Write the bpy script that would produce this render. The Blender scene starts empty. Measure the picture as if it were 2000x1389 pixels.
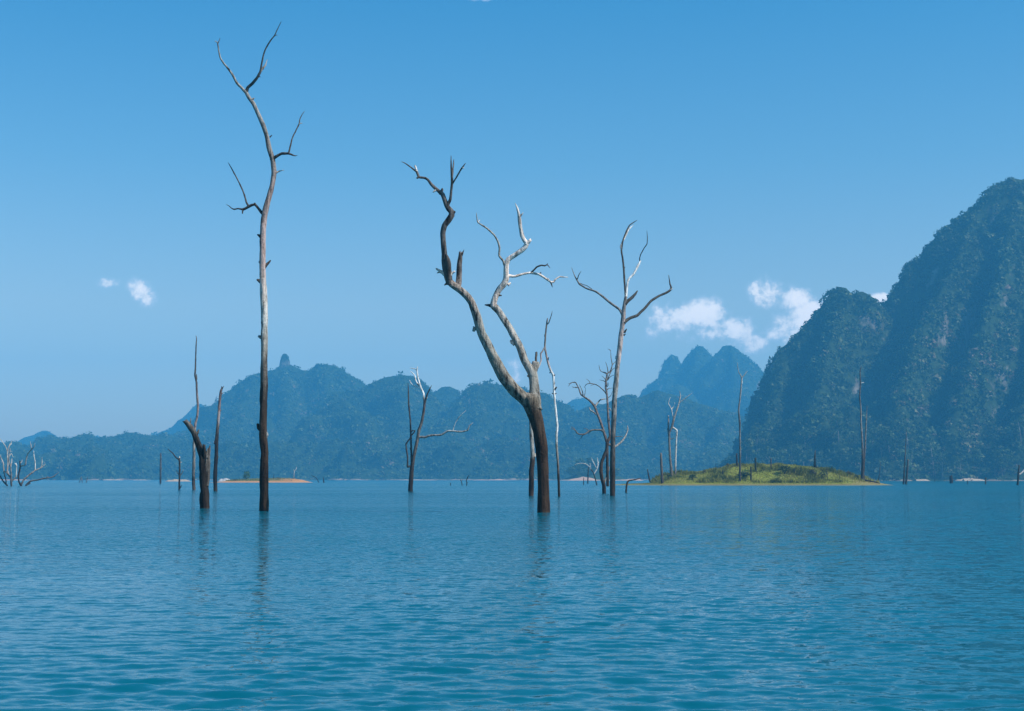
import bpy, math, random
import numpy as np
from mathutils import Vector

# ------------------------------------------------------------------ camera, world, sun, exposure
S = bpy.context.scene
COL = S.collection
FPX, CX, CY, HOR, CAMH = 2747.0, 1000.0, 694.5, 935.5, 2.0
TH = math.atan((HOR - CY) / FPX)
cam_d = bpy.data.cameras.new("camera"); cam = bpy.data.objects.new("camera", cam_d); COL.objects.link(cam)
cam_d.sensor_width = 36.0; cam_d.lens = 36.0 * FPX / 2000.0
cam_d.clip_start = 0.1; cam_d.clip_end = 20000
cam.location = (0, 0, CAMH); cam.rotation_euler = (math.pi / 2 + TH, 0, 0)
S.camera = cam

SUN_EL, SUN_AZ = math.radians(47), math.radians(67)      # azimuth: to the right of straight behind the camera
sun_dir = Vector((math.cos(SUN_EL) * math.sin(SUN_AZ), -math.cos(SUN_EL) * math.cos(SUN_AZ), math.sin(SUN_EL)))
sd = bpy.data.lights.new("sun", 'SUN'); sd.energy = 5.0; sd.angle = math.radians(0.53); sd.color = (1.0, 0.95, 0.87)
so = bpy.data.objects.new("sun", sd); COL.objects.link(so)
so.rotation_euler = (-sun_dir).to_track_quat('-Z', 'Y').to_euler(); so.location = (100, -60, 200)

S.view_settings.view_transform = 'Standard'; S.view_settings.look = 'None'
S.view_settings.exposure = 0.15; S.view_settings.gamma = 1.0
S.cycles.use_denoising = True
S.cycles.max_bounces = 6; S.cycles.volume_bounces = 1; S.cycles.transparent_max_bounces = 6
S.cycles.diffuse_bounces = 2; S.cycles.glossy_bounces = 3; S.cycles.caustics_reflective = False

HAZE_DENSITY = 0.00022
MS = 1.55
HAZE_COLOR = (0.12, 0.58, 1.0)
SKY_TINT = (0.33, 0.95, 1.14)
SKY_STRENGTH = 0.12


def pdir(px, py):
    x = (px - CX) / FPX; y = (CY - py) / FPX
    return (x, math.cos(TH) - y * math.sin(TH), math.sin(TH) + y * math.cos(TH))


def at(px, py, D):
    d = pdir(px, py); t = D / d[1]
    return Vector((d[0] * t, D, CAMH + d[2] * t))


def wdepth(py):
    d = pdir(CX, py); return -CAMH / d[2] * d[1]


class NT:
    """small helper to write node trees"""
    def __init__(s, tree): s.t = tree
    def n(s, kind, ins=None, **kw):
        nd = s.t.nodes.new(kind)
        for k, v in kw.items(): setattr(nd, k, v)
        for k, v in (ins or {}).items():
            if hasattr(v, 'is_output'): s.t.links.new(v, nd.inputs[k])
            else: nd.inputs[k].default_value = v
        return nd
    def math(s, op, a, b=0.0, c=None, clamp=False):
        ins = {0: a, 1: b}
        if c is not None: ins[2] = c
        return s.n('ShaderNodeMath', ins, operation=op, use_clamp=clamp).outputs[0]
    def mix(s, f, a, b, blend='MIX'):
        m = s.n('ShaderNodeMix', None, data_type='RGBA', blend_type=blend)
        for k, v in ((0, f), (6, a), (7, b)):
            if hasattr(v, 'is_output'): s.t.links.new(v, m.inputs[k])
            else: m.inputs[k].default_value = v if k == 0 else (*v[:3], 1)
        return m.outputs[2]
    def ramp(s, f, stops, interp='LINEAR'):
        r = s.n('ShaderNodeValToRGB', {0: f}); cr = r.color_ramp; cr.interpolation = interp
        while len(cr.elements) < len(stops): cr.elements.new(0.5)
        for e, (p, c) in zip(cr.elements, stops):
            e.position = p; e.color = (*c, 1) if len(c) == 3 else c
        return r.outputs[0]
    def noise(s, vec, scale, detail=4, rough=0.55, dist=0.0):
        return s.n('ShaderNodeTexNoise', {'Vector': vec, 'Scale': scale, 'Detail': detail, 'Roughness': rough, 'Distortion': dist}).outputs[0]
    def smooth(s, v, lo, hi, a=0.0, b=1.0):
        return s.n('ShaderNodeMapRange', {0: v, 1: lo, 2: hi, 3: a, 4: b}, interpolation_type='SMOOTHSTEP').outputs[0]


# ---- sky: Nishita, graded, with a few fair weather clouds far away
W = bpy.data.worlds.new("World"); S.world = W; W.use_nodes = True
W.node_tree.nodes.clear(); T = NT(W.node_tree)
sky = T.n('ShaderNodeTexSky', None, sky_type='NISHITA', sun_disc=False, sun_elevation=SUN_EL,
          sun_rotation=math.atan2(sun_dir.x, sun_dir.y), altitude=100, air_density=1.0, dust_density=1.2, ozone_density=1.5)
hs = T.n('ShaderNodeHueSaturation', {'Color': sky.outputs[0], 'Saturation': 1.1})
elev = T.n('ShaderNodeSeparateXYZ', {0: T.n('ShaderNodeTexCoord').outputs['Generated']}).outputs[2]
tint = T.ramp(elev, [(0.0, (1.02, 0.93, 0.86)), (0.12, (1.12, 1.07, 0.97)), (0.22, (0.66, 1.02, 1.07)), (0.33, SKY_TINT)])
skyc = T.mix(1.0, hs.outputs[0], tint, 'MULTIPLY')
bg_sky = T.n('ShaderNodeBackground', {'Color': skyc, 'Strength': SKY_STRENGTH})
gen = T.n('ShaderNodeTexCoord').outputs['Generated']
sep = T.n('ShaderNodeSeparateXYZ', {0: gen})
ysafe = T.math('MAXIMUM', sep.outputs[1], 0.02)
u = T.math('DIVIDE', sep.outputs[0], ysafe); v = T.math('DIVIDE', sep.outputs[2], ysafe)
uv = T.n('ShaderNodeCombineXYZ', {0: u, 1: v, 2: 0.0}).outputs[0]
nz = T.noise(uv, 55.0, 7, 0.58, 0.3)
nz2 = T.noise(uv, 190.0, 4, 0.55, 0.2)
# px, py, half width px, half height px, opacity
CLOUDS = [(1322, 625, 66, 38, .90), (1385, 612, 58, 36, 1.0), (1432, 640, 52, 30, .95), (1275, 632, 30, 40, .45), (1360, 652, 100, 22, .55), (1470, 668, 56, 28, .60),
          (1498, 572, 42, 36, .75), (1552, 586, 52, 34, .90), (1588, 620, 74, 48, 1.05), (1545, 652, 64, 34, .8), (1718, 582, 24, 12, 1.0),
          (270, 564, 26, 26, .85), (290, 586, 22, 20, .6), (210, 552, 30, 12, .55), (1006, 728, 36, 34, .6), (968, 690, 26, 20, .3), (945, -3, 34, 8, .6), (40, 822, 16, 12, .25)]
tot = None
for px, py, rw, rh, op in CLOUDS:
    d = pdir(px, py)
    sub = T.n('ShaderNodeVectorMath', {0: uv, 1: (d[0] / d[1], d[2] / d[1], 0)}, operation='SUBTRACT').outputs[0]
    mul = T.n('ShaderNodeVectorMath', {0: sub, 1: (FPX / rw, FPX / rh, 0)}, operation='MULTIPLY').outputs[0]
    ln = T.n('ShaderNodeVectorMath', {0: mul}, operation='LENGTH').outputs['Value']
    m = T.math('MULTIPLY', T.smooth(ln, 1.5, 0.0), op)
    tot = m if tot is None else T.math('MAXIMUM', tot, m)
dens = T.math('ADD', tot, T.math('MULTIPLY', T.math('SUBTRACT', nz, 0.5), 1.7))
dens = T.math('ADD', dens, T.math('MULTIPLY', T.math('SUBTRACT', nz2, 0.5), 0.8))
dens = T.math('MULTIPLY', T.smooth(dens, 0.10, 1.0), T.smooth(tot, 0.02, 0.35))
dens = T.math('MULTIPLY', dens, T.math('GREATER_THAN', sep.outputs[1], 0.05))
shade = T.smooth(T.math('ADD', dens, T.math('MULTIPLY', nz2, 0.3)), 0.2, 1.0)
cloudc = T.mix(shade, (0.54, 0.62, 0.76), (1.06, 0.98, 0.93))
bg_cloud = T.n('ShaderNodeBackground', {'Color': cloudc, 'Strength': 1.2})
mx = T.n('ShaderNodeMixShader', {0: T.math('MULTIPLY', dens, 0.95), 1: bg_sky.outputs[0], 2: bg_cloud.outputs[0]})
T.n('ShaderNodeOutputWorld', {0: mx.outputs[0]})

# ------------------------------------------------------------------ helpers
rng = np.random.default_rng(7)
random.seed(7)


def tag(o, label=None, cat=None, group=None, kind=None):
    if label: o['label'] = label
    if cat: o['category'] = cat
    if group: o['group'] = group
    if kind: o['kind'] = kind
    return o


def empty(name, loc):
    o = bpy.data.objects.new(name, None); COL.objects.link(o); o.location = loc; o.empty_display_size = 1.0
    return o


def mesh_np(name, V, F, mat, parent=None, smooth=True, attrs=None):
    """V (n,3), F (m,k) all faces of one size"""
    V = np.asarray(V, np.float32); F = np.asarray(F, np.int32)
    me = bpy.data.meshes.new(name); k = F.shape[1]
    me.vertices.add(len(V)); me.vertices.foreach_set('co', V.ravel())
    me.loops.add(F.size); me.loops.foreach_set('vertex_index', F.ravel())
    me.polygons.add(len(F)); me.polygons.foreach_set('loop_start', np.arange(len(F), dtype=np.int32) * k)
    me.update(calc_edges=True)
    if smooth: me.polygons.foreach_set('use_smooth', np.ones(len(F), bool))
    for an, av in (attrs or {}).items():
        a = me.attributes.new(an, 'FLOAT', 'POINT'); a.data.foreach_set('value', np.asarray(av, np.float32))
    me.materials.append(mat)
    o = bpy.data.objects.new(name, me); COL.objects.link(o)
    if parent: o.parent = parent
    return o


# numpy noise -------------------------------------------------------
def _hash(ix, iy, iz, seed):
    h = (ix.astype(np.int64) * 374761393 + iy.astype(np.int64) * 668265263 + iz.astype(np.int64) * 2147483647 + seed * 974634777) & 0xffffffff
    h = ((h ^ (h >> 13)) * 1274126177) & 0xffffffff
    h = ((h ^ (h >> 16)) * 2246822519) & 0xffffffff
    return ((h ^ (h >> 15)) & 0xffffff).astype(np.float64) / 0xffffff


def vnoise(x, y, z=None, seed=0):
    x = np.asarray(x, float); y = np.asarray(y, float); z = np.zeros_like(x) if z is None else np.asarray(z, float)
    ix, iy, iz = np.floor(x), np.floor(y), np.floor(z)
    fx, fy, fz = x - ix, y - iy, z - iz
    fx, fy, fz = [f * f * f * (f * (f * 6 - 15) + 10) for f in (fx, fy, fz)]
    r = 0
    for dx in (0, 1):
        for dy in (0, 1):
            for dz in (0, 1):
                w = (fx if dx else 1 - fx) * (fy if dy else 1 - fy) * (fz if dz else 1 - fz)
                r = r + w * _hash(ix + dx, iy + dy, iz + dz, seed)
    return r * 2 - 1


def fbm(x, y, z=None, seed=0, oct=4, lac=2.03, gain=0.5):
    a, s, f = 1.0, 0.0, 1.0
    for k in range(oct):
        s = s + a * vnoise(x * f, y * f, None if z is None else z * f, seed + k * 17); a *= gain; f *= lac
    return s


# materials -----------------------------------------------------------
def new_mat(name):
    m = bpy.data.materials.new(name); m.use_nodes = True; m.node_tree.nodes.clear()
    return m, NT(m.node_tree)


def finish(t, color, rough=0.8, bump=None, bstr=0.5, bdist=0.02, spec=0.3):
    b = t.n('ShaderNodeBsdfPrincipled', {'Roughness': rough, 'Specular IOR Level': spec})
    if hasattr(color, 'is_output'): t.t.links.new(color, b.inputs['Base Color'])
    else: b.inputs['Base Color'].default_value = (*color, 1)
    if bump is not None:
        bp = t.n('ShaderNodeBump', {'Height': bump, 'Strength': bstr, 'Distance': bdist})
        t.t.links.new(bp.outputs[0], b.inputs['Normal'])
    t.n('ShaderNodeOutputMaterial', {0: b.outputs[0]})
    return b


DARK = (0.020, 0.013, 0.009); BROWN = (0.055, 0.034, 0.022); GBROWN = (0.18, 0.155, 0.135)
GREY = (0.36, 0.335, 0.30); PALE = (0.66, 0.62, 0.575); WHITE = (0.82, 0.80, 0.78); PINK = (0.50, 0.36, 0.33); SLATE = (0.085, 0.075, 0.07)


def bark(name, H, stops, scale=1.0, contrast=0.93):
    """weathered dead wood; colour bands run with the height above the water (old water lines, peeled bark)"""
    m, t = new_mat(name)
    oc = t.n('ShaderNodeTexCoord').outputs['Object']
    z = t.n('ShaderNodeSeparateXYZ', {0: oc}).outputs[2]
    big = t.noise(oc, 0.9 * scale, 4, 0.6)
    mp = t.n('ShaderNodeMapping', {0: oc, 3: (1, 1, 0.12)}).outputs[0]
    streak = t.noise(mp, 9.0 * scale, 6, 0.65)
    fine = t.noise(oc, 16.0 * scale, 4, 0.6)
    zz = t.math('ADD', t.math('DIVIDE', z, H), t.math('MULTIPLY', t.math('SUBTRACT', big, 0.5), 0.16))
    zz = t.math('ADD', zz, t.math('MULTIPLY', t.math('SUBTRACT', streak, 0.5), 0.10))
    col = t.ramp(zz, stops)
    patch = t.noise(t.n('ShaderNodeMapping', {0: oc, 3: (1, 1, 0.45), 1: (3.1, 1.7, 9.2)}).outputs[0], 2.6 * scale, 3, 0.6)
    dark = t.ramp(t.math('ADD', t.math('MULTIPLY', streak, 0.55), t.math('ADD', t.math('MULTIPLY', fine, 0.2), t.math('MULTIPLY', patch, 0.25))),
                  [(0.40, (1 - contrast,) * 3), (0.465, (0.60, 0.58, 0.56)), (0.52, (1.0, 0.99, 0.98)), (0.61, (1.32, 1.31, 1.3))])
    col = t.mix(1.0, col, dark, 'MULTIPLY')
    hgt = t.math('ADD', streak, t.math('MULTIPLY', fine, 0.5))
    finish(t, col, 0.85, hgt, 0.9, 0.06 / scale, 0.2)
    return m


def leaf_mat(name, stops, noise_scale=0.05, trans=0.25):
    m, t = new_mat(name)
    a = t.n('ShaderNodeAttribute', None, attribute_name='tint').outputs['Fac']
    oc = t.n('ShaderNodeTexCoord').outputs['Object']
    n = t.noise(oc, noise_scale, 3)
    f = t.math('ADD', a, t.math('MULTIPLY', t.math('SUBTRACT', n, 0.5), 0.5), clamp=True)
    col = t.ramp(f, stops)
    b = t.n('ShaderNodeBsdfPrincipled', {'Base Color': col, 'Roughness': 0.6, 'Specular IOR Level': 0.25})
    tr = t.n('ShaderNodeBsdfTranslucent', {'Color': col})
    mxs = t.n('ShaderNodeMixShader', {0: trans, 1: b.outputs[0], 2: tr.outputs[0]})
    t.n('ShaderNodeOutputMaterial', {0: mxs.outputs[0]})
    return m


# ------------------------------------------------------------------ water
def build_water():
    xs = [0.0]; 
    while xs[-1] < 3900: xs.append(xs[-1] + max(0.05, xs[-1] * 0.0155))
    xs = np.array(xs); xs = np.concatenate([-xs[:0:-1], xs])
    ys = [7.0]
    while ys[-1] < 5000:
        r = 0.0036 if ys[-1] < 130 else min(0.04, 0.0052 + (ys[-1] - 130) * 0.0002)
        ys.append(ys[-1] * (1 + r))
    ys = np.concatenate([[-290, -100, -40, -10, 0, 4], np.array(ys)])
    X, Y = np.meshgrid(xs, ys)
    sx = np.gradient(xs)[None, :] * np.ones_like(X); sy = np.gradient(ys)[:, None] * np.ones_like(X)
    Z = np.zeros_like(X)
    R = np.random.default_rng(3)
    patch = 0.75 + 0.45 * fbm(X / 9.0, Y / 14.0, seed=5, oct=3)
    n = 56
    for i in range(n):
        lam = 0.10 * (0.66 / 0.10) ** ((i + R.random()) / n)
        ang = R.normal(math.radians(-100), math.radians(38))
        k = 2 * math.pi / lam
        kx, ky = k * math.cos(ang), k * math.sin(ang)
        slope = 0.040 * (1.0 if lam < .32 else (.32 / lam) ** 0.9) * R.uniform(.7, 1.3)
        amp = slope / k
        spacing = np.abs(math.cos(ang)) * sx + np.abs(math.sin(ang)) * sy
        w = np.clip((lam / np.maximum(spacing, 1e-6) - 2.6) / 3.0, 0, 1)
        ph = kx * X + ky * Y + R.uniform(0, 6.28)
        s = np.sin(ph)
        Z += amp * w * (s + 0.18 * np.cos(2 * ph)) * patch
    nx, ny = len(xs), len(ys)
    V = np.stack([X, Y, Z], -1).reshape(-1, 3)
    i = np.arange(nx * ny).reshape(ny, nx)
    F = np.stack([i[:-1, :-1], i[:-1, 1:], i[1:, 1:], i[1:, :-1]], -1).reshape(-1, 4)
    m, t = new_mat("lake_water")
    oc = t.n('ShaderNodeTexCoord').outputs['Object']
    mp = t.n('ShaderNodeMapping', {0: oc, 3: (0.72, 1.35, 1.0), 2: (0, 0, 0.10)}).outputs[0]
    gust = t.smooth(t.noise(t.n('ShaderNodeMapping', {0: oc, 3: (0.35, 1.0, 1.0)}).outputs[0], 0.02, 3), 0.36, 0.6, 0.6, 1.0)
    far = t.n('ShaderNodeVectorMath', {0: oc}, operation='LENGTH').outputs['Value']
    def slope(scale, off, det):
        nn = t.n('ShaderNodeTexNoise', {'Vector': t.n('ShaderNodeMapping', {0: mp, 1: off}).outputs[0], 'Scale': scale, 'Detail': det, 'Roughness': 0.55, 'Distortion': 0.2}).outputs['Color']
        return t.n('ShaderNodeVectorMath', {0: nn, 1: (0.5, 0.5, 0.5)}, operation='SUBTRACT').outputs[0]
    s0 = slope(1.3, (5, 1, 8), 2)
    s1 = t.n('ShaderNodeVectorMath', {0: slope(3.4, (3, 7, 1), 2), 1: t.n('ShaderNodeVectorMath', {0: slope(9.0, (11, 2, 4), 3), 'Scale': 1.35}, operation='SCALE').outputs[0]}, operation='ADD').outputs[0]
    s1 = t.n('ShaderNodeVectorMath', {0: s1, 1: t.n('ShaderNodeVectorMath', {0: s0, 'Scale': 0.7}, operation='SCALE').outputs[0]}, operation='ADD').outputs[0]
    amp = t.math('MULTIPLY', t.smooth(far, 10.0, 60.0, 0.42, 0.9), gust)
    sv = t.n('ShaderNodeVectorMath', {0: s1, 'Scale': amp}, operation='SCALE').outputs[0]
    sv = t.n('ShaderNodeVectorMath', {0: sv, 1: (0.32, 1.0, 0.0)}, operation='MULTIPLY').outputs[0]
    sky_tilt = t.n('ShaderNodeCombineXYZ', {1: t.math('MULTIPLY', amp, -0.085)}).outputs[0]      # normals tilted towards the camera so reflections pick up higher, bluer sky
    sv = t.n('ShaderNodeVectorMath', {0: sv, 1: sky_tilt}, operation='ADD').outputs[0]
    gn = t.n('ShaderNodeNewGeometry').outputs['Normal']
    nrm = t.n('ShaderNodeVectorMath', {0: t.n('ShaderNodeVectorMath', {0: gn, 1: sv}, operation='ADD').outputs[0]}, operation='NORMALIZE').outputs[0]
    ro = t.smooth(far, 60.0, 400.0, 0.04, 0.16)
    b = t.n('ShaderNodeBsdfPrincipled', {'Base Color': (0.0002, 0.098, 0.146, 1), 'Roughness': ro, 'IOR': 1.333, 'Specular IOR Level': 0.38, 'Normal': nrm})
    t.n('ShaderNodeOutputMaterial', {0: b.outputs[0]})
    o = mesh_np("lake_water", V, F, m)
    tag(o, kind='structure')


build_water()

# ------------------------------------------------------------------ mountains
def terrain_mat(name, sand=(0.30, 0.215, 0.15), sandz=1.6):
    m, t = new_mat(name)
    oc = t.n('ShaderNodeTexCoord').outputs['Object']
    geo = t.n('ShaderNodeNewGeometry')
    nzv = t.n('ShaderNodeSeparateXYZ', {0: geo.outputs['Normal']}).outputs[2]
    z = t.n('ShaderNodeSeparateXYZ', {0: oc}).outputs[2]
    n = t.noise(oc, 0.03, 5, 0.6); nf = t.noise(oc, 0.16, 5, 0.65)
    streak = t.noise(t.n('ShaderNodeMapping', {0: oc, 3: (1, 1, 0.15)}).outputs[0], 0.12, 5, 0.65)
    green = t.ramp(nf, [(0.3, (0.010, 0.020, 0.008)), (0.55, (0.022, 0.042, 0.012)), (0.75, (0.05, 0.062, 0.022))])
    rock = t.ramp(streak, [(0.33, (0.07, 0.065, 0.055)), (0.52, (0.14, 0.127, 0.108)), (0.68, (0.27, 0.245, 0.21))])
    f = t.smooth(t.math('ADD', nzv, t.math('MULTIPLY', t.math('SUBTRACT', n, 0.5), 0.9)), 0.34, 0.2)
    col = t.mix(f, green, rock)
    sn = t.noise(t.n('ShaderNodeMapping', {0: oc, 3: (1, 0.2, 3)}).outputs[0], 0.018, 4, 0.7)
    zs = t.math('SUBTRACT', z, t.smooth(sn, 0.35, 0.7, -0.6, sandz * 2))
    sandc = t.mix(t.smooth(nf, 0.3, 0.7), sand, tuple(c * 0.55 for c in sand))
    col = t.mix(t.smooth(zs, 0.5, -0.3), col, sandc)
    finish(t, col, 0.9, nf, 0.8, 3.0, 0.1)
    return m


FOREST_STOPS = [(0.0, (0.014, 0.032, 0.010)), (0.35, (0.036, 0.070, 0.017)), (0.62, (0.070, 0.11, 0.026)), (0.8, (0.12, 0.145, 0.042)), (0.93, (0.15, 0.13, 0.06)), (1.0, (0.19, 0.132, 0.095))]
MAT_TERR = terrain_mat("limestone_hill")
MAT_FOREST = leaf_mat("forest_leaves", FOREST_STOPS, 0.02)


def leaf_cloud(C, R, RZ, K, tint, size=0.5, seed=1, low=-0.6):
    """K leaf clumps over the upper shell of each crown (C centres (n,3))"""
    g = np.random.default_rng(seed); n = len(C)
    d = g.normal(size=(n, K, 3)); d /= np.linalg.norm(d, axis=-1, keepdims=True)
    d[..., 2] = np.where(d[..., 2] < low, -d[..., 2], d[..., 2])
    rad = g.uniform(0.7, 1.08, (n, K, 1))
    P = C[:, None, :] + d * rad * np.stack([R, R, RZ], -1)[:, None, :]
    nr = d + 0.55 * g.normal(size=d.shape); nr /= np.linalg.norm(nr, axis=-1, keepdims=True)
    ref = g.normal(size=d.shape); a = np.cross(nr, ref); a /= np.linalg.norm(a, axis=-1, keepdims=True) + 1e-9
    b = np.cross(nr, a)
    s = (R[:, None] * size * g.uniform(0.55, 1.25, (n, K)))[..., None]
    q = [P + s * (a * 0.9), P + s * (b * g.uniform(.4, .8, (n, K, 1)) - a * 0.5), P - s * (b * g.uniform(.4, .8, (n, K, 1)) + a * 0.45)]
    V = np.stack(q, 2).reshape(-1, 3); F = np.arange(len(V)).reshape(-1, 3)
    tt = np.repeat(np.clip(tint[:, None] + g.normal(0, 0.10, (n, K)), 0, 1).ravel(), 3)
    return V, F, tt


def seg_dist(X, Y, pts):
    """nearest horizontal distance to a 3D polyline and the height there"""
    best = np.full(X.shape, 1e9); hh = np.zeros(X.shape)
    for (a, b) in zip(pts[:-1], pts[1:]):
        ax, ay, az = a; bx, by, bz = b
        L2 = (bx - ax) ** 2 + (by - ay) ** 2 + 1e-9
        tt = np.clip(((X - ax) * (bx - ax) + (Y - ay) * (by - ay)) / L2, 0, 1)
        dd = np.hypot(X - ax - tt * (bx - ax), Y - ay - tt * (by - ay))
        yield dd, az + tt * (bz - az)


def massif(name, ridges, res, seed, x0, x1, y0, y1, crown_r, density, K, foot=(0.62, 0.42, 1.3), warp=1.0, tint_mu=0.45, dry=0.04, size=0.5, ds=1.0, shore=1410, extra=45, left=None, drymask=False):
    """ridges: list of pixel ridge lines [(px,py,depth),...]; each may carry its own (cliff share, cliff run, foot run)"""
    xs = np.arange(x0, x1 + res, res); ys = np.arange(y0, y1 + res, res)
    X, Y = np.meshgrid(xs, ys)
    n1 = np.clip(1.15 * fbm(X / 72, Y / 80, seed=seed, oct=4), -.95, 1.2); n2 = fbm(X / 28, Y / 28, seed=seed + 50, oct=3)
    n3 = fbm(X / 60, Y / 60, seed=seed + 91, oct=2)
    Z = np.full(X.shape, -3.0)
    for rd in ridges:
        fs = foot
        if isinstance(rd, dict): fs = rd.get('foot', foot); rd = rd['p']
        pts = [tuple(at(p[0], p[1], p[2] * ds)) for p in rd]
        for dd, h in seg_dist(X, Y, pts):
            d2 = np.maximum(dd * np.maximum(1 + 0.38 * warp * n1 + 0.16 * n2, 0.3), 0)
            d2 = np.maximum(np.sqrt(d2 ** 2 + 16) - 4, 0)
            c, rc, rf = fs
            run1 = rc * h; run2 = rf * h + extra
            fr = np.clip(d2 / np.maximum(run1, 1), 0, 1); fr = fr + 0.075 * np.sin(fr * 2 * math.pi * 2.5 + 3.0 * n3) * fr * (1 - fr) * 4
            z1 = h * (1 - c * fr ** 0.95)
            z2 = h * (1 - c) * np.clip(1 - (d2 - run1) / run2, -0.2, 1)
            z = np.where(d2 < run1, z1, z2)
            Z = np.maximum(Z, z)
    Z = np.where(Z > 2, Z + np.minimum(Z * 0.1, 5) * (0.5 * n2 + 0.4 * n1 - 0.6), Z)
    if left: 
        lf = np.clip((X / Y * FPX + CX - left - 22 * n1 - 8 * n2) / 52, 0, 1) ** 0.7; Z = Z * lf - 2.5 * (1 - lf)
    sh = Y - shore - 40 * fbm(X / 130, Y / 400, seed=seed + 77, oct=3); sp = np.maximum(sh, 0)
    Z = np.minimum(Z, np.where(sh < 0, sh * 0.3, sp * 0.28 + sp ** 2 / 70.0))
    V = np.stack([X, Y, Z], -1).reshape(-1, 3) * MS
    ny, nx = X.shape; idx = np.arange(nx * ny).reshape(ny, nx)
    F = np.stack([idx[:-1, :-1], idx[:-1, 1:], idx[1:, 1:], idx[1:, :-1]], -1).reshape(-1, 4)
    F = F[(V[F][:, :, 2].max(1) > -1.5)]
    o = mesh_np(name + "_hill", V, F, MAT_TERR); tag(o, kind='structure')
    # forest
    A, B, C_, D_ = V[F[:, 0]], V[F[:, 1]], V[F[:, 2]], V[F[:, 3]]
    cr = np.cross(C_ - A, D_ - B); ar = np.linalg.norm(cr, axis=1) / 2; nn = cr / (2 * ar[:, None] + 1e-9)
    cen = (A + B + C_ + D_) / 4
    tocam = np.array([0, 0, CAMH]) - cen; tocam /= np.linalg.norm(tocam, axis=1, keepdims=True)
    vis = (nn * tocam).sum(1) > -0.25
    pxs = cen[:, 0] / cen[:, 1] * FPX + CX
    ok = vis & (cen[:, 2] > 1.8) & (pxs > -160) & (pxs < 2160)
    nz_ = nn[:, 2]
    cl = vnoise(cen[:, 0] / 55, cen[:, 1] / 55, cen[:, 2] / 90, seed=seed + 9)
    keep = np.where(nz_ > 0.34 + 0.12 * cl, 1.0, 0.16)
    crown_r = crown_r * MS
    w = ar * ok * keep; N = int(w.sum() * density / (math.pi * crown_r ** 2)); 
    g = np.random.default_rng(seed)
    fi = g.choice(len(F), N, p=w / w.sum()); a, b = g.random((2, N, 1))
    P = A[fi] * (1 - a) * (1 - b) + B[fi] * a * (1 - b) + C_[fi] * a * b + D_[fi] * (1 - a) * b
    r = crown_r * g.lognormal(-.05, 0.42, N).clip(0.45, 2.2)
    P[:, 2] += r * g.uniform(-1.0, -0.15, N)
    clump = fbm(P[:, 0] / 45, P[:, 1] / 45, P[:, 2] / 45, seed=seed + 3, oct=3)
    tint = np.clip(g.normal(tint_mu, 0.11, N) + 0.18 * clump, 0, 0.86)
    ppx = P[:, 0] / P[:, 1] * FPX + CX; ppz = P[:, 2] / P[:, 1] * FPX
    dm = np.clip((ppx - 1690) / 120, 0.15, 1) * np.clip((420 - ppz) / 160, 0.1, 1) if drymask else 1.0
    tint = np.where(g.random(N) < dm * dry * (1 + 1.5 * clump).clip(0, 3), g.uniform(0.88, 1.0, N), tint)
    Vv, Ff, tt = leaf_cloud(P, r, r * g.uniform(0.75, 1.15, N), K, tint, size, seed)
    fo = mesh_np(name + "_forest", Vv, Ff, MAT_FOREST, smooth=False, attrs={'tint': tt}); tag(fo, kind='stuff')
    print(name, len(F), N, Z.max(), flush=True)
    return X, Y, Z


RZ = lambda pts, D: [(x, y, D) for x, y in pts]
# far blue hills beyond everything
massif("far_left", [RZ([(-120, 880), (20, 885), (40, 856), (60, 850), (80, 841), (96, 841), (110, 850), (122, 859), (138, 861), (146, 853), (160, 849), (172, 853), (186, 848), (200, 850), (220, 858), (300, 866)], 3000),
                    RZ([(300, 850), (335, 838), (345, 824), (362, 812), (374, 798), (385, 786), (394, 787), (405, 797), (440, 830)], 2900)],
       10, 11, -1450, -500, 2800, 3200, 4, 0.9, 14, foot=(0.6, 0.5, 1.0), size=0.6)
massif("far_gap", [RZ([(1060, 830), (1095, 797), (1110, 786), (1122, 776), (1135, 772), (1150, 780), (1180, 800), (1220, 815)], 2950)],
       10, 12, 40, 420, 2700, 3200, 4, 0.8, 14, foot=(0.6, 0.5, 1.0), size=0.6)
# three rounded towers
massif("three_tower", [RZ([(1200, 812), (1236, 784), (1264, 768), (1281, 754), (1292, 742), (1296, 718), (1303, 699), (1311, 690), (1320, 692), (1327, 704)], 2560),
                       RZ([(1327, 722), (1338, 698), (1352, 684), (1364, 675), (1374, 677), (1384, 688), (1393, 702)], 2480),
                       RZ([(1268, 792), (1298, 756), (1322, 745), (1345, 754), (1372, 792)], 2230), RZ([(1398, 780), (1426, 750), (1448, 752), (1478, 792)], 2200), [(1364, 676, 2480), (1352, 740, 2380)],
                       RZ([(1390, 704), (1402, 686), (1414, 673), (1424, 670), (1436, 674), (1450, 688), (1470, 704), (1487, 727), (1510, 760)], 2380),
                       RZ([(1424, 672, ), (1420, 760), (1400, 820)], 2300)],
       7, 13, 180, 590, 2100, 2850, 3.0, 1.9, 16, foot=(0.72, 0.34, 0.9), warp=1.2, ds=1.05)
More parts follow.
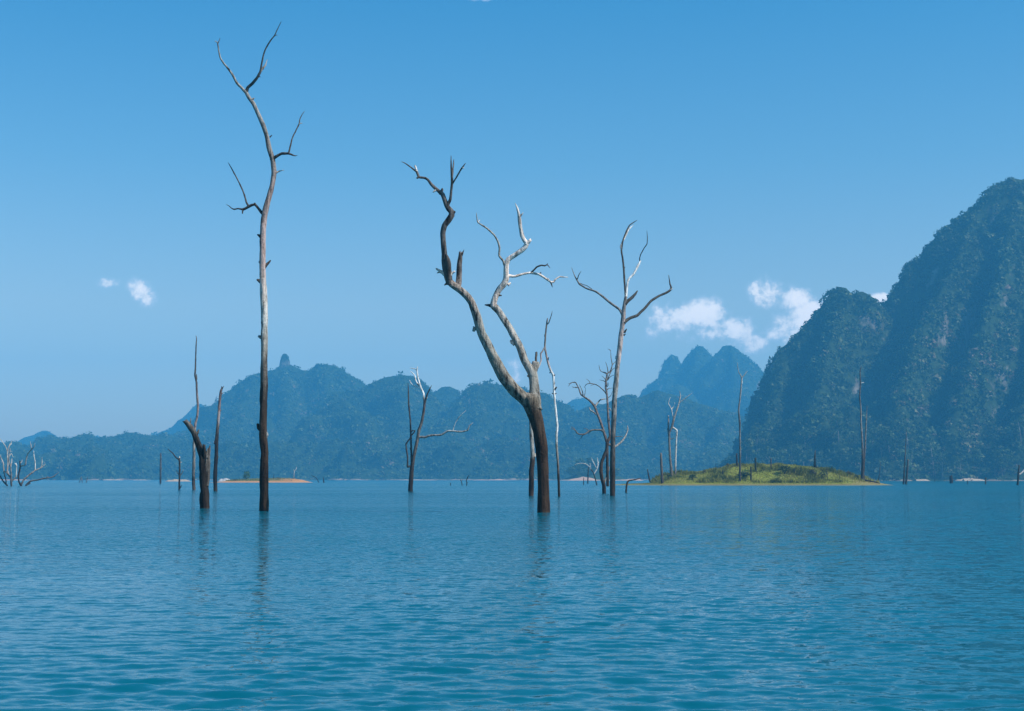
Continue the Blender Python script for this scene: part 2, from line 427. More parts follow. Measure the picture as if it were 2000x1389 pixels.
# left massif with the thumb-shaped summit
massif("thumb_peak", [RZ([(-200, 902), (20, 896), (60, 890), (100, 884), (130, 881), (160, 884), (200, 878), (240, 874), (270, 872), (300, 866), (335, 855), (347, 851), (374, 836), (400, 804), (440, 769), (470, 744), (490, 731), (505, 729), (525, 722), (545, 712), (566, 706), (584, 716), (603, 720), (617, 710), (632, 706), (650, 707), (666, 716), (684, 729), (695, 745), (702, 765), (730, 790), (780, 830)], 2050),
                      [(632, 708, 2050), (645, 765, 1950), (640, 830, 1800)], [(500, 732, 2050), (470, 800, 1900), (420, 865, 1700)],
                      [(560, 715, 2050), (560, 800, 1880), (545, 870, 1680)], [(300, 866, 2050), (280, 893, 1750)], [(120, 884, 2050), (100, 900, 1750)]],
       6, 14, -1100, 0, 1380, 2250, 3.1, 2.0, 20, foot=(0.55, 0.5, 2.4), tint_mu=.42, warp=0.9, size=.42)
massif("pinnacle", [RZ([(549, 702), (550, 694), (552.5, 690.5), (558.5, 690), (562, 693), (565, 702)], 2050)], 1.1, 17, -356, -306, 2028, 2072, 1.5, 1.2, 14, foot=(0.27, 0.022, 0.3), extra=4, warp=.5)
# centre range
massif("centre", [RZ([(600, 860), (640, 778), (655, 762), (680, 758), (700, 757), (722, 748), (745, 740), (762, 732), (782, 725), (802, 728), (825, 742), (838, 758), (852, 778), (870, 800)], 1820),
                  RZ([(838, 776), (850, 762), (862, 753), (876, 750), (892, 758), (908, 778)], 2000),
                  RZ([(860, 805), (885, 795), (903, 788), (911, 768), (917, 752), (930, 744), (952, 743), (976, 747), (996, 760), (1010, 753), (1020, 752), (1032, 762), (1064, 763), (1070, 778), (1080, 792), (1095, 803), (1112, 800), (1132, 795), (1160, 787), (1180, 790), (1200, 776), (1218, 768), (1232, 767), (1246, 773), (1265, 765), (1284, 760), (1305, 768), (1345, 775), (1390, 790), (1430, 800), (1480, 820), (1540, 850)], 1780),
                  RZ([(632, 850), (642, 805), (656, 782), (676, 778), (694, 792), (712, 850)], 1690), RZ([(1092, 858), (1125, 832), (1160, 822), (1195, 832), (1228, 862)], 1600), RZ([(800, 860), (835, 835), (868, 828), (900, 842), (925, 870)], 1620),
                  [(690, 758, 1820), (700, 820, 1740), (720, 860, 1650)], [(650, 764, 1820), (655, 840, 1700)], [(782, 726, 1820), (790, 800, 1700), (770, 880, 1560)], [(935, 745, 1780), (930, 820, 1680), (910, 890, 1560)],
                  [(1060, 764, 1780), (1050, 840, 1680), (1030, 890, 1560)], [(1225, 768, 1780), (1210, 830, 1680), (1180, 885, 1560)], [(1330, 772, 1780), (1320, 840, 1650), (1290, 900, 1520)], [(1420, 800, 1780), (1400, 870, 1600)]],
       5.5, 15, -320, 420, 1360, 2080, 2.9, 2.0, 20, foot=(0.6, 0.5, 2.2), tint_mu=.45, warp=1.5, size=.42)
# right massif
XR, YR, ZR = massif("right_steep", [
    RZ([(1445, 885), (1462, 828), (1478, 788), (1491, 760), (1501, 740), (1511, 716), (1523, 692), (1530, 670), (1545, 661), (1560, 641), (1575, 627), (1592, 613), (1611, 599), (1617, 580), (1627, 563), (1639, 556), (1651, 557), (1660, 570), (1666, 575), (1674, 564), (1689, 563), (1702, 574), (1713, 595)], 1520),
    RZ([(1713, 596), (1727, 592), (1738, 574), (1754, 556), (1766, 532), (1780, 506), (1794, 499), (1815, 494), (1823, 480), (1833, 452), (1843, 437), (1858, 427), (1877, 417), (1890, 403), (1906, 398), (1919, 388), (1928, 372), (1940, 360), (1957, 351), (1980, 347), (2005, 346), (2080, 350), (2180, 380), (2400, 460)], 1540),
    [(1645, 560, 1520), (1622, 660, 1460), (1600, 760, 1410), (1570, 850, 1350)],
    [(1540, 664, 1520), (1520, 760, 1470), (1490, 850, 1400)],
    [(1916, 384, 1540), (1860, 520, 1470), (1800, 640, 1400), (1760, 750, 1350), (1748, 850, 1300)],
    [(1990, 346, 1540), (1960, 520, 1440), (1900, 690, 1350), (1860, 830, 1290)],
    [(2080, 350, 1540), (2050, 560, 1410), (2010, 760, 1310), (1980, 860, 1260)],
    [(1720, 860, 1330), (1900, 868, 1290), (2100, 850, 1280)], [(1440, 890, 1400), (1560, 884, 1360), (1680, 886, 1340)]],
    3.5, 16, 90, 590, 830, 1260, 2.7, 2.3, 46, ds=0.72, shore=887, extra=14, left=1408, foot=(0.72, 0.36, 0.62), tint_mu=.33, dry=0.16, size=0.36, drymask=True)

# ------------------------------------------------------------------ dead trees standing in the lake
def catmull(P, step):
    """P (n,k): resample a polyline smoothly, spacing about step (in the first two columns)"""
    P = np.asarray(P, float)
    if len(P) == 2: Q = [P[0]]; segs = [(P[0], P[0], P[1], P[1])]
    else: Q = [P[0]]; segs = [(P[max(i - 1, 0)], P[i], P[i + 1], P[min(i + 2, len(P) - 1)]) for i in range(len(P) - 1)]
    for p0, p1, p2, p3 in segs:
        n = max(1, int(math.ceil(np.hypot(*(p2 - p1)[:2]) / step)))
        for j in range(1, n + 1):
            t = j / n; lin = p1 + (p2 - p1) * t
            cr = 0.5 * ((2 * p1) + (-p0 + p2) * t + (2 * p0 - 5 * p1 + 4 * p2 - p3) * t * t + (-p0 + 3 * p1 - 3 * p2 + p3) * t ** 3)
            q = lin * 0.45 + cr * 0.55; q[2] = lin[2]
            Q.append(q)
    return np.array(Q)


def tube(P, Rr, sides, seed, rough, ref=(0.13, 1.0, 0.07), furrow=0.0, jag=0.0):
    P = np.asarray(P); n = len(P)
    Tn = np.gradient(P, axis=0); Tn /= np.linalg.norm(Tn, axis=1, keepdims=True) + 1e-9
    N = np.array(ref, float)[None] - (Tn @ np.array(ref, float))[:, None] * Tn; N /= np.linalg.norm(N, axis=1, keepdims=True) + 1e-9
    B = np.cross(Tn, N)
    th = np.linspace(0, 2 * math.pi, sides, endpoint=False)
    L = np.concatenate([[0], np.cumsum(np.linalg.norm(np.diff(P, axis=0), axis=1))])
    c, s = np.cos(th)[None], np.sin(th)[None]
    rm = max(Rr.mean(), 1e-3)
    nz = fbm(c * 1.1 + seed * 3.7, s * 1.1 + 9.1, (L / (rm * 4.0))[:, None] * np.ones_like(c), seed=seed, oct=3)
    rad = Rr[:, None] * (1 + rough * nz)
    if furrow:
        fu = fbm(c * 3.2 + 5, s * 3.2, (L / (rm * 14.0))[:, None] * np.ones_like(c), seed=seed + 5, oct=3)
        rad = rad * (1 - furrow * (1 - np.abs(fu) * 1.6).clip(0, 1) ** 2)
    V = P[:, None, :] + rad[..., None] * (c[..., None] * N[:, None, :] + s[..., None] * B[:, None, :])
    if jag:      # broken end: pull the last ring into splinters
        k = np.random.default_rng(seed).uniform(0, 1, sides) ** 1.5
        V[-1] = V[-1] + Tn[-1] * (k[:, None] * jag * Rr[-1])
    V = V.reshape(-1, 3); i = np.arange(n * sides).reshape(n, sides); j = np.roll(i, -1, 1)
    F = np.stack([i[:-1], j[:-1], j[1:], i[1:]], -1).reshape(-1, 4)
    tip = P[-1] + Tn[-1] * Rr[-1] * (0.6 if not jag else -0.4)
    V = np.vstack([V, tip[None], P[:1]]); a = n * sides
    e = i[-1]; F2 = np.stack([e, np.roll(e, -1), np.full(sides, a), np.full(sides, a)], -1)
    e = i[0]; F3 = np.stack([np.roll(e, -1), e, np.full(sides, a + 1), np.full(sides, a + 1)], -1)
    return V, F, np.vstack([F2, F3])[:, :3]


def mesh_mixed(name, V, F4, F3, mat, parent):
    me = bpy.data.meshes.new(name)
    me.from_pydata([tuple(v) for v in V], [], [tuple(f) for f in F4.tolist()] + [tuple(f) for f in F3.tolist()])
    me.polygons.foreach_set('use_smooth', np.ones(len(me.polygons), bool)); me.materials.append(mat); me.update()
    o = bpy.data.objects.new(name, me); COL.objects.link(o)
    if parent: o.parent = parent
    return o


def parse(txt):
    return [tuple(float(q) for q in p.split(',')) for p in txt.split()]


TREE_SEED = [100]


def dead_tree(name, label, cat, parts, mats, D=None, group=None, rough=0.10, furrow=0.0, wet=True, lean=0.35, single=False):
    """parts: (part name, index of the part it grows from or None, 'px,py,width ...', options) - the outline in photo pixels gives
    the size at the tree's own distance; every limb also leans towards or away from the viewer"""
    first = parse(parts[0][2]); D = D or wdepth(first[0][1])
    base = at(first[0][0], first[0][1], D)
    if wet: base.z = 0.0
    TREE_SEED[0] += 1; g = random.Random(TREE_SEED[0])
    root = None if single else empty(name, base)
    store = []; objs = []
    mpp = D / FPX
    for k, prt in enumerate(parts):
        pn, par, txt = prt[:3]; opt = prt[3] if len(prt) > 3 else {}
        pts = parse(txt)
        ws = [p[2] if len(p) > 2 else None for p in pts]
        lastw = 2.0
        for i, w_ in enumerate(ws):
            if w_ is None: ws[i] = lastw
            lastw = ws[i]
        P = np.array([(p[0], p[1], w_) for p, w_ in zip(pts, ws)])
        if wet and par is None and k == 0 or opt.get('wet'):
            P = np.vstack([[P[0, 0], P[0, 1] + 1.4 / mpp, P[0, 2]], P])
        z0 = 0.0
        if par is not None:
            pp = store[par]; q = np.argmin(np.hypot(pp[:, 0] - P[0, 0], pp[:, 1] - P[0, 1])); z0 = pp[q, 3]
        wmax = P[:, 2].max(); step = max(1.2, min(5.0, wmax * 0.35))
        Q = catmull(P, step)
        Ls = np.concatenate([[0], np.cumsum(np.hypot(np.diff(Q[:, 0]), np.diff(Q[:, 1])))])
        dirn = opt.get('lean', g.choice((-1, 1)) * g.uniform(0.4, 1.0) * lean if par is not None else g.uniform(-.05, .05))
        wob = 0.10 * fbm(Ls / 26.0 + k * 7.3, Ls * 0 + TREE_SEED[0], seed=k, oct=2) * min(1, Ls[-1] / 40.0) * (8 if wmax > 6 else 4)
        dz = z0 + (dirn * Ls + (wob - wob[0])) * mpp
        store.append(np.column_stack([Q[:, 0], Q[:, 1], Q[:, 2], dz]))
        W3 = np.array([at(q[0], q[1], D + d) for q, d in zip(Q, dz)]) - np.array(base)
        Rr = np.maximum(Q[:, 2], 0.8) * 0.5 * mpp
        if par is not None and len(Rr) > 3: Rr[0] *= 1.12
        sides = 22 if wmax > 12 else 14 if wmax > 6 else 9 if wmax > 3 else 6
        V, F4, F3 = tube(W3, Rr, sides, TREE_SEED[0] * 13 + k, rough * (1.0 if wmax > 5 else 1.3), furrow=opt.get('furrow', furrow if wmax > 6 else 0), jag=opt.get('jag', 0))
        m = mats[opt.get('m', 0)]
        if single:
            o = mesh_mixed(name, V, F4, F3, m, None); o.location = base; root = o
        else:
            o = mesh_mixed(pn, V, F4, F3, m, root if par is None or parts[par][1] is None else objs[par])
        objs.append(o)
    tag(root, label, cat, group)
    return root


def sprout(parts, idx, n, seed, m, ln=(7, 18)):
    """thin side twigs growing from the listed limbs"""
    g = random.Random(seed)
    for _ in range(n):
        k = g.choice(idx); p = parse(parts[k][2]); i = g.randrange(len(p) // 3, len(p)); x, y = p[i][:2]
        x0, y0 = p[i - 1][:2]; a = math.atan2(y - y0, x - x0) + g.choice((-1, 1)) * g.uniform(.4, 1.2); L = g.uniform(*ln)
        b = a + g.uniform(-.6, .3) ; w = 1.7
        parts.append(('twig', k, "%.1f,%.1f,%.1f %.1f,%.1f,1.3 %.1f,%.1f,0.6" % (x, y, w, x + math.cos(a) * L * .5, y + math.sin(a) * L * .5, x + math.cos(a) * L * .5 + math.cos(b) * L * .5, y + math.sin(a) * L * .5 + math.sin(b) * L * .5), {'m': m, 'lean': g.uniform(-.5, .5)}))
    return parts


T_, BR, TW, ST = 'trunk', 'branch', 'twig', 'branch_stub'

# --- the tall bare trunk
def bark_for(name, y0, D, stops, scale=1.0, contrast=0.93):
    H = (y0 - 0.0) / 1.0 * D / FPX      # height of y0 pixels at that distance
    return bark(name, H, stops, scale * (0.62 if D < 130 else 1.0), contrast)
D1 = wdepth(998)
m1 = bark_for("tall_trunk_bark", 955, D1, [(0.0, (0.05, 0.03, 0.018)), (0.035, DARK), (0.17, BROWN), (0.24, (0.035, 0.027, 0.022)), (0.31, GBROWN), (0.36, GREY), (0.40, PALE), (0.47, (0.58, 0.48, 0.43)), (0.52, PINK), (0.66, (0.38, 0.28, 0.255)), (0.74, (0.24, 0.21, 0.195)), (0.9, (0.34, 0.32, 0.30))])
m1b = bark_for("tall_branch_bark", 955, D1, [(0.5, SLATE), (0.8, (0.09, 0.08, 0.075)), (1.0, (0.16, 0.15, 0.14))])
m1c = bark_for("tall_pale_bark", 955, D1, [(0.5, (0.36, 0.34, 0.32)), (1.0, (0.36, 0.34, 0.32))])
dead_tree("dead_tree", "very tall slender dead tree, dark brown below, bleached and pinkish above, forked at its top", "dead tree", [
    (T_, None, "515.5,998,19 516,984,18.5 516,960,17.5 516,934,17 516.5,905,15.5 516.5,884,15.2 514.5,858,15.5 513.8,833,16 514.2,800,14.5 515.5,760,14.3 515.5,740,14 515.6,700,14 516,659,14.6 516.4,631,13.6 514.8,575,13.4 513.6,540,13.4 513.2,519,13.2 512.6,490,12.6 512.5,470,12.2 514.5,434,12 517.2,416,12 521.5,398,12 526.5,380,11 531.3,362,10 535,337,10 533,313,9.4 530,303,9.4 525.6,289,9.4 521.4,267,9 515,246,8.8 505.4,224,8.4 495.4,203,8.2 486,190,7.6 480,178,7", {'furrow': .10}),
    (BR, 0, "482,182,7 473,173,5.5 463,163,5 455.6,149,4.6 447,136,4.2 437.2,124,3.7 430.7,114,3.2 427.5,101,2.8 426,90.5,2.5 424.5,83,2.2 419.5,80,1.2", {'m': 2}),
    (TW, 1, "425,86,2 427.5,81,1.6 429.8,74.5,0.8", {'m': 1}),
    (BR, 0, "481,180,7 484,171.5,6 492,164,6 502,152,5.6 508.5,140,4.6 511,125,3.7 514,110,3.2 519,95,3.1 529,78.6,2.7 536.5,69,2.2 541.5,58,1.8 549.3,42.3,0.8", {'m': 1}),
    (ST, 3, "508.5,140,4 514,133,4.4 518,128,4 520.5,121,1.8 522.3,116,0.8", {'m': 2}),
    (TW, 3, "535.5,71,1.8 539,68.5,1.5 542.5,69.3,0.8", {'m': 1}),
    (TW, 3, "501,152.5,3.4 506,150,2.5 509,150.5,1", {'m': 1}),
    (BR, 0, "530,314,8 535,308.5,6.5 541,305,6 550.5,300,5.2 563.5,300,4.8 572,303,3.4 577,304.5,2 581,303,0.8", {'m': 1}),
    (TW, 7, "563,300.5,3.6 565,294,3.3 566.7,287,3.1 571,269.6,2.8 578,255,2.6 584,242.6,2.5 585.3,234,2 589.4,225,1.7 594.6,217.5,0.7", {'m': 1}),
    (TW, 8, "584,242,2 588,241,2 590.5,240.5,0.9", {'m': 2}),
    (BR, 0, "517,420,8 510,414,6 504.6,407,5.2 498.3,399.8,5.2 492,400.7,5.2 484.8,404.3,5.2 475.8,408.8,5 470,408.5,3.6 465,407.5,3 457.4,409,3 452.5,407,2 447,402,1.4 441.6,399.6,0.7", {'m': 1}),
    (TW, 10, "486,404,4 484,400.5,3.8 481,394.4,3.6 475.8,376.4,3.1 467.7,358.4,2.6 461.4,345.8,2.5 457.5,338.6,2.8 450.6,326,2 445.6,317.3,0.8", {'m': 1}),
    (ST, 10, "475,408,4 474,413,3.2 473.6,417.3,2.4", {'m': 1}),
    (ST, 10, "497,401,5 498,397,4.4", {'m': 1}),
    (ST, 0, "536,339,6 542.4,335.5,3.6 548,333.8,2.2 555,332.4,0.8", {'m': 2}),
    (ST, 0, "515,522,9 521,516.5,6 525.5,512,4 528.5,508.5,2", {'m': 1}),
    (ST, 0, "511,464,7 505.5,459.5,5 502.6,458.5,2.6", {'m': 1}),
    (ST, 0, "512,553,9 505.5,547.8,6.5 501.8,546.5,3.6", {'m': 1}),
    (ST, 0, "514,661,9 508,658,7 504.6,656.5,4", {'m': 2}),
    (ST, 0, "512,842,9 506,836,8 503.3,828,5", {}),
    (ST, 0, "527,268,3 531,264,1.8", {'m': 1}), (ST, 0, "489,197,6 494.5,193,4 497,191.4,1.2", {'m': 2}),
    (ST, 0, "510,515,6 506,511,3.5", {'m': 2}), (ST, 0, "516,629,5 518,621,4.6 517.5,616,2.2", {'m': 2}), (ST, 0, "516,694,6 517,686,6 516.4,681,3", {'m': 2}),
    (ST, 0, "519,855,6 521.6,849,5 521,844,2", {'m': 2})],
    [m1, m1b, m1c], rough=.13)

# --- the big forked tree
D2 = wdepth(1001)
m2 = bark_for("forked_trunk_bark", 1001 - 760, D2, [(0.0, (0.085, 0.05, 0.032)), (0.05, (0.045, 0.026, 0.017)), (0.6, (0.05, 0.03, 0.02)), (0.82, (0.07, 0.047, 0.033)), (0.92, (0.16, 0.13, 0.10)), (1.0, (0.25, 0.22, 0.185))])
m2g = bark_for("forked_limb_bark", 700, D2, [(0.0, (0.05, 0.032, 0.022)), (0.27, (0.11, 0.085, 0.068)), (0.34, (0.24, 0.21, 0.175)), (0.5, (0.33, 0.31, 0.275)), (0.61, (0.36, 0.29, 0.255)), (0.67, (0.12, 0.105, 0.10)), (0.95, (0.15, 0.13, 0.12))])
m2w = bark_for("bleached_limb_bark", 700, D2, [(0.5, (0.72, 0.56, 0.49)), (0.7, (0.76, 0.65, 0.59)), (1, (0.76, 0.70, 0.66))], contrast=0.8)
m2r = bark_for("furrowed_limb_bark", 700, D2, [(0.25, (0.20, 0.175, 0.15)), (0.38, (0.32, 0.295, 0.26)), (0.55, (0.40, 0.36, 0.325))])
m2d = bark_for("dark_twig_bark", 700, D2, [(0.2, SLATE), (1.0, (0.11, 0.09, 0.08))])
dead_tree("forked_dead_tree", "thick leaning dead tree forked into two big crooked grey limbs", "dead tree", [
    (T_, None, "1062,1001,25.5 1061.6,985,25 1061,960,24 1060.6,941,23.8 1058.9,901,23.3 1057.3,880,24 1055,861,25 1052,841,25.4 1047.5,820,26.5 1042,803,29 1037,788,33 1033,776,34", {'furrow': .08}),
    ('limb', 0, "1044,812,24 1034,792,26 1022,778,25 1007,763,24 996,750,23.5 984,735,22.5 973.5,716,21 962,695,20 952,674,19 943,656,18.5 937,638,18 932.5,622,16.6 928.6,610,15.6 921.7,592,15.2 914.5,581,15 907.7,574,15 900,567,15 891.7,561,15 883,555,15 877,549,14.5 873.5,540,13.5 870,526,13 868.4,512,12 868,497,11 866.3,479,10.8 865,456.4,10.8 868,441.3,11.2 875.9,430.7,12 882,421,11.4 881.5,414,10.6 876.4,408,10.2 872.9,402,9.6 869,393,9.2 864.6,380.8,9 859.3,374.7,8", {'m': 1, 'furrow': .07, 'lean': -.12}),
    (BR, 1, "861,377,8 852.5,370,6.2 844,361.9,5.6 835,350.5,5.2 829,347.5,4.8 818.4,346,5 813.9,335.4,4.6 809,332,3.2 800,325,2.5 789.7,318,1.8 784,316,0.8", {'m': 1, 'lean': .15}),
    (ST, 2, "813.5,335,4.5 812,328,4.4 810.6,323.5,3.4", {'m': 2}), (ST, 2, "819,346,4.6 814,348,3.6", {'m': 4}),
    (ST, 2, "853,371,5 848,373.5,3.5 845.5,376,1.6", {'m': 2}), (ST, 1, "861,376,7 864,370.5,5 863.5,368,2.4", {'m': 4}),
    (ST, 1, "881,418,8 886,415,6.5 888.6,413.5,4.4", {'m': 1}),
    (BR, 1, "873,403,8 876.3,396,6.4 879.7,389.5,5.2 881,374.7,4.6 882.5,359.6,5 882.7,346,5 881.6,330.8,3.4 881,317,2.6 880.9,304,1", {'m': 1}),
    (TW, 8, "883,350,4 884.2,335,3.1 885.7,320,2.4 886.2,311.5,1", {'m': 1}),
    (TW, 8, "882,362,4 884.5,357,3.6 891,347.5,3.2 898.6,333.9,3 903.9,326,3.2 909.3,318.8,1", {'m': 1}), (TW, 10, "903,327.5,2.6 905,328.5,1.8 907.5,328.3,0.8", {'m': 2}),
    ('broken_stem', 1, "877,556,14 876,540,13 875.3,528,12.4 875,516,12 874,508,10 872.5,502,7 871,497,3.4", {'m': 4, 'lean': -.30}),
    (ST, 12, "878,540,7 884,533,5 888.4,530.2,3.6", {'m': 2}), (ST, 1, "868,535,9 861,530,5 854.5,526.5,4 851.5,524.6,2.4", {'m': 2}), (ST, 1, "868,534,6 858,531.5,3.6 853.5,533.4,1.8", {'m': 2}), (ST, 1, "875,551,6 868,557.3,2", {'m': 1}),
    ('broken_stem', 1, "892,566,14 895.5,552,13 896.4,535.5,11.2 897,516.8,10 899,502,8 899.6,495,7", {'m': 1, 'lean': .2, 'jag': 1.4}),
    (ST, 17, "901,501,4 904,494,2.4 906.2,487.5,0.8", {'m': 1}), (ST, 1, "928,640,9 924.8,645.5,6 923,646,3", {'m': 1}),
    ('limb', 0, "1044,800,26 1044,780,24 1043.6,766,20 1043.2,754,18.2 1041.4,740,17.2 1038,726,18 1031,715,16.5 1025,704,15.8 1018.7,688,15.6 1012.3,673.4,15.4 1004.4,659,14.6 996.5,643.3,13.6 985.4,625.9,13.4 974.3,608.5,13.6 967,600,14.5 962,595,13", {'m': 3, 'furrow': .13, 'lean': .10}),
    ('broken_stem', 20, "1038,737,16 1042,725,15 1045,715,14 1046,708,12.5", {'m': 3, 'jag': .4}), (ST, 21, "1046.5,708,5 1047.3,697,4.6 1047.6,689,4", {'m': 4, 'jag': 1.0}),
    (ST, 20, "1005,672,8 1000,669,6.5 997.5,665,4", {'m': 2}), (ST, 20, "962,598,9 955,596.5,5.5 946.6,595.6,1.6", {'m': 4}),
    ('limb', 20, "965,601,13 963.6,593,13 967,580.5,12.6 974,566.7,12.2 984.3,554.6,12.4 988.6,544,11.5 988.6,530.4,10.2 988.6,516.5,9.6 993,506.2,10 1003.3,499.3,10 1017.2,490.6,10 1025.8,482,10 1028.5,475,9.5 1024.5,470.5,8.5 1021,464,8.2 1018.9,457.8,8 1016.3,444,7.2 1014.6,428.4,6.6 1012.8,416.3,5 1010,406,3.5 1006.2,396.8,1", {'m': 2, 'furrow': .06, 'lean': -.08}),
    (ST, 25, "1027,478,9 1033,472.5,6.5 1036.4,468.5,4.6", {'m': 2, 'jag': .8}), (TW, 25, "1014.5,424,4.4 1018.5,419.5,3.2 1021.8,415.6,1.2", {'m': 2}),
    (BR, 25, "988,521,7 985,516.5,5.2 982.6,509.6,4.2 974.8,499.3,4.2 975.7,483.7,4 972.2,471.6,3.6 965.3,459.5,3.6 951.5,446.5,3.5 941,439.6,3.2 933.3,434.4,2.6 931.4,425,2 930.6,416,0.9", {'m': 3}), (TW, 28, "933.5,434.6,2.2 937,429.5,1.6", {'m': 2}),
    (BR, 25, "989,541,8 994.7,539,6 1005,539.9,5.2 1020.6,535.5,4.7 1036.2,533,4.7 1053.5,536.4,4.7 1065.5,544,4.2 1076,551,4.2 1081,551,4 1084.6,546,3.4 1093,540.7,3.1 1101.8,541.4,2.2 1110,541.5,0.8", {'m': 2, 'lean': .2}),
    (TW, 30, "1075,550,3.5 1077.5,556,2.6 1078.8,561,1.2", {'m': 4}), (TW, 30, "1036,533.5,4 1040,530,3.4 1048.3,521.7,3.2 1056.9,518.3,3.2 1063.8,519,3.2 1069,517.2,2.2 1074.3,523.6,0.9", {'m': 4}), (TW, 32, "1067,518,2 1070,514.5,1", {'m': 4}),
    (TW, 30, "1053,537,3.6 1056.5,532.5,2.4", {'m': 4}), (TW, 30, "1067,545,3.6 1072,544.8,2", {'m': 2}), (ST, 25, "992,557,6 997,552.5,3", {'m': 2}), (ST, 25, "974,577,5 979.6,577.5,2.4", {'m': 4})],
    [m2, m2g, m2w, m2r, m2d], rough=.13)

D3 = wdepth(969)
mdk = bark_for("dark_stump_bark", 170, D3, [(0, (0.06, 0.035, 0.024)), (.1, DARK), (.42, BROWN), (.48, GREY), (.8, GREY), (1.0, SLATE)], 0.8)
dead_tree("trunk_snag", "dark narrow trunk half hidden behind the big forked tree", "dead tree", [
    (T_, None, "1037.4,969,10 1037.8,945,10 1038.2,921,10 1040,897,9.8 1040,880,9 1038,851,8 1036.6,826,7 1035.5,806,6"),
    (ST, 0, "1042,893,7 1046,887,5", {})], [mdk])

DW = wdepth(970)
mwh = bark_for("white_trunk_bark", 360, DW, [(0, DARK), (.10, BROWN), (.2, GBROWN), (.28, GREY), (.36, WHITE), (.66, WHITE), (.74, (0.40, 0.28, 0.25)), (.85, (0.22, 0.19, 0.17)), (1, (0.12, .1, .09))])
mwd = bark_for("thorn_bark", 360, DW, [(0, SLATE), (1, SLATE)])
dead_tree("dead_tree", "thin white dead tree with short thorns just right of the big forked tree", "dead tree", [
    (T_, None, "1092,970,4.8 1091,941,4.8 1089.4,901,4.6 1087,871,4.8 1086.8,851,5.2 1088,831,5 1086,810,4.6 1083.3,784,4.6 1082.2,766,4.4 1081.2,745,4.4 1080.3,733,5 1074.9,722.5,4.6 1069.3,705,4.2 1066.2,689,3.8 1064.3,679.8,3.8 1064.9,662.3,3.4 1066.5,643.3,3.2 1068.5,627.5,3 1069.2,621.6,1.6"),
    (BR, 0, "1068,634,2.6 1071.7,630.7,2.2 1074.5,623,1.8 1077.2,614.8,1.6 1078.6,607.5,0.7"),
    (BR, 0, "1064.5,677,3 1059.5,686,2.7 1056.2,691,3.2 1056.7,703.5,3 1054,713,3 1051,719,2.6"),
    (ST, 0, "1080.5,735,3.4 1084,732,2", {'m': 1}), (ST, 0, "1082.5,763,3.4 1087,756,2.6", {'m': 1}), (ST, 0, "1082,770,3.4 1078,768,1.6", {'m': 1}), (ST, 0, "1083,770,3 1087,768,1.4", {'m': 1}),
    (ST, 0, "1081,750,3 1084.5,748,1.6", {'m': 1}), (ST, 0, "1070,705,3 1071.5,698,1.4", {'m': 1}), (ST, 0, "1087,846,3.4 1084.2,843,2", {'m': 1}), (ST, 0, "1066,650,2.6 1063,657,1.2", {'m': 1}), (ST, 0, "1076,726,3 1073,729,1.4", {'m': 1}), (ST, 0, "1089,871,3 1085.3,874,2", {'m': 1})],
    [mwh, mwd])

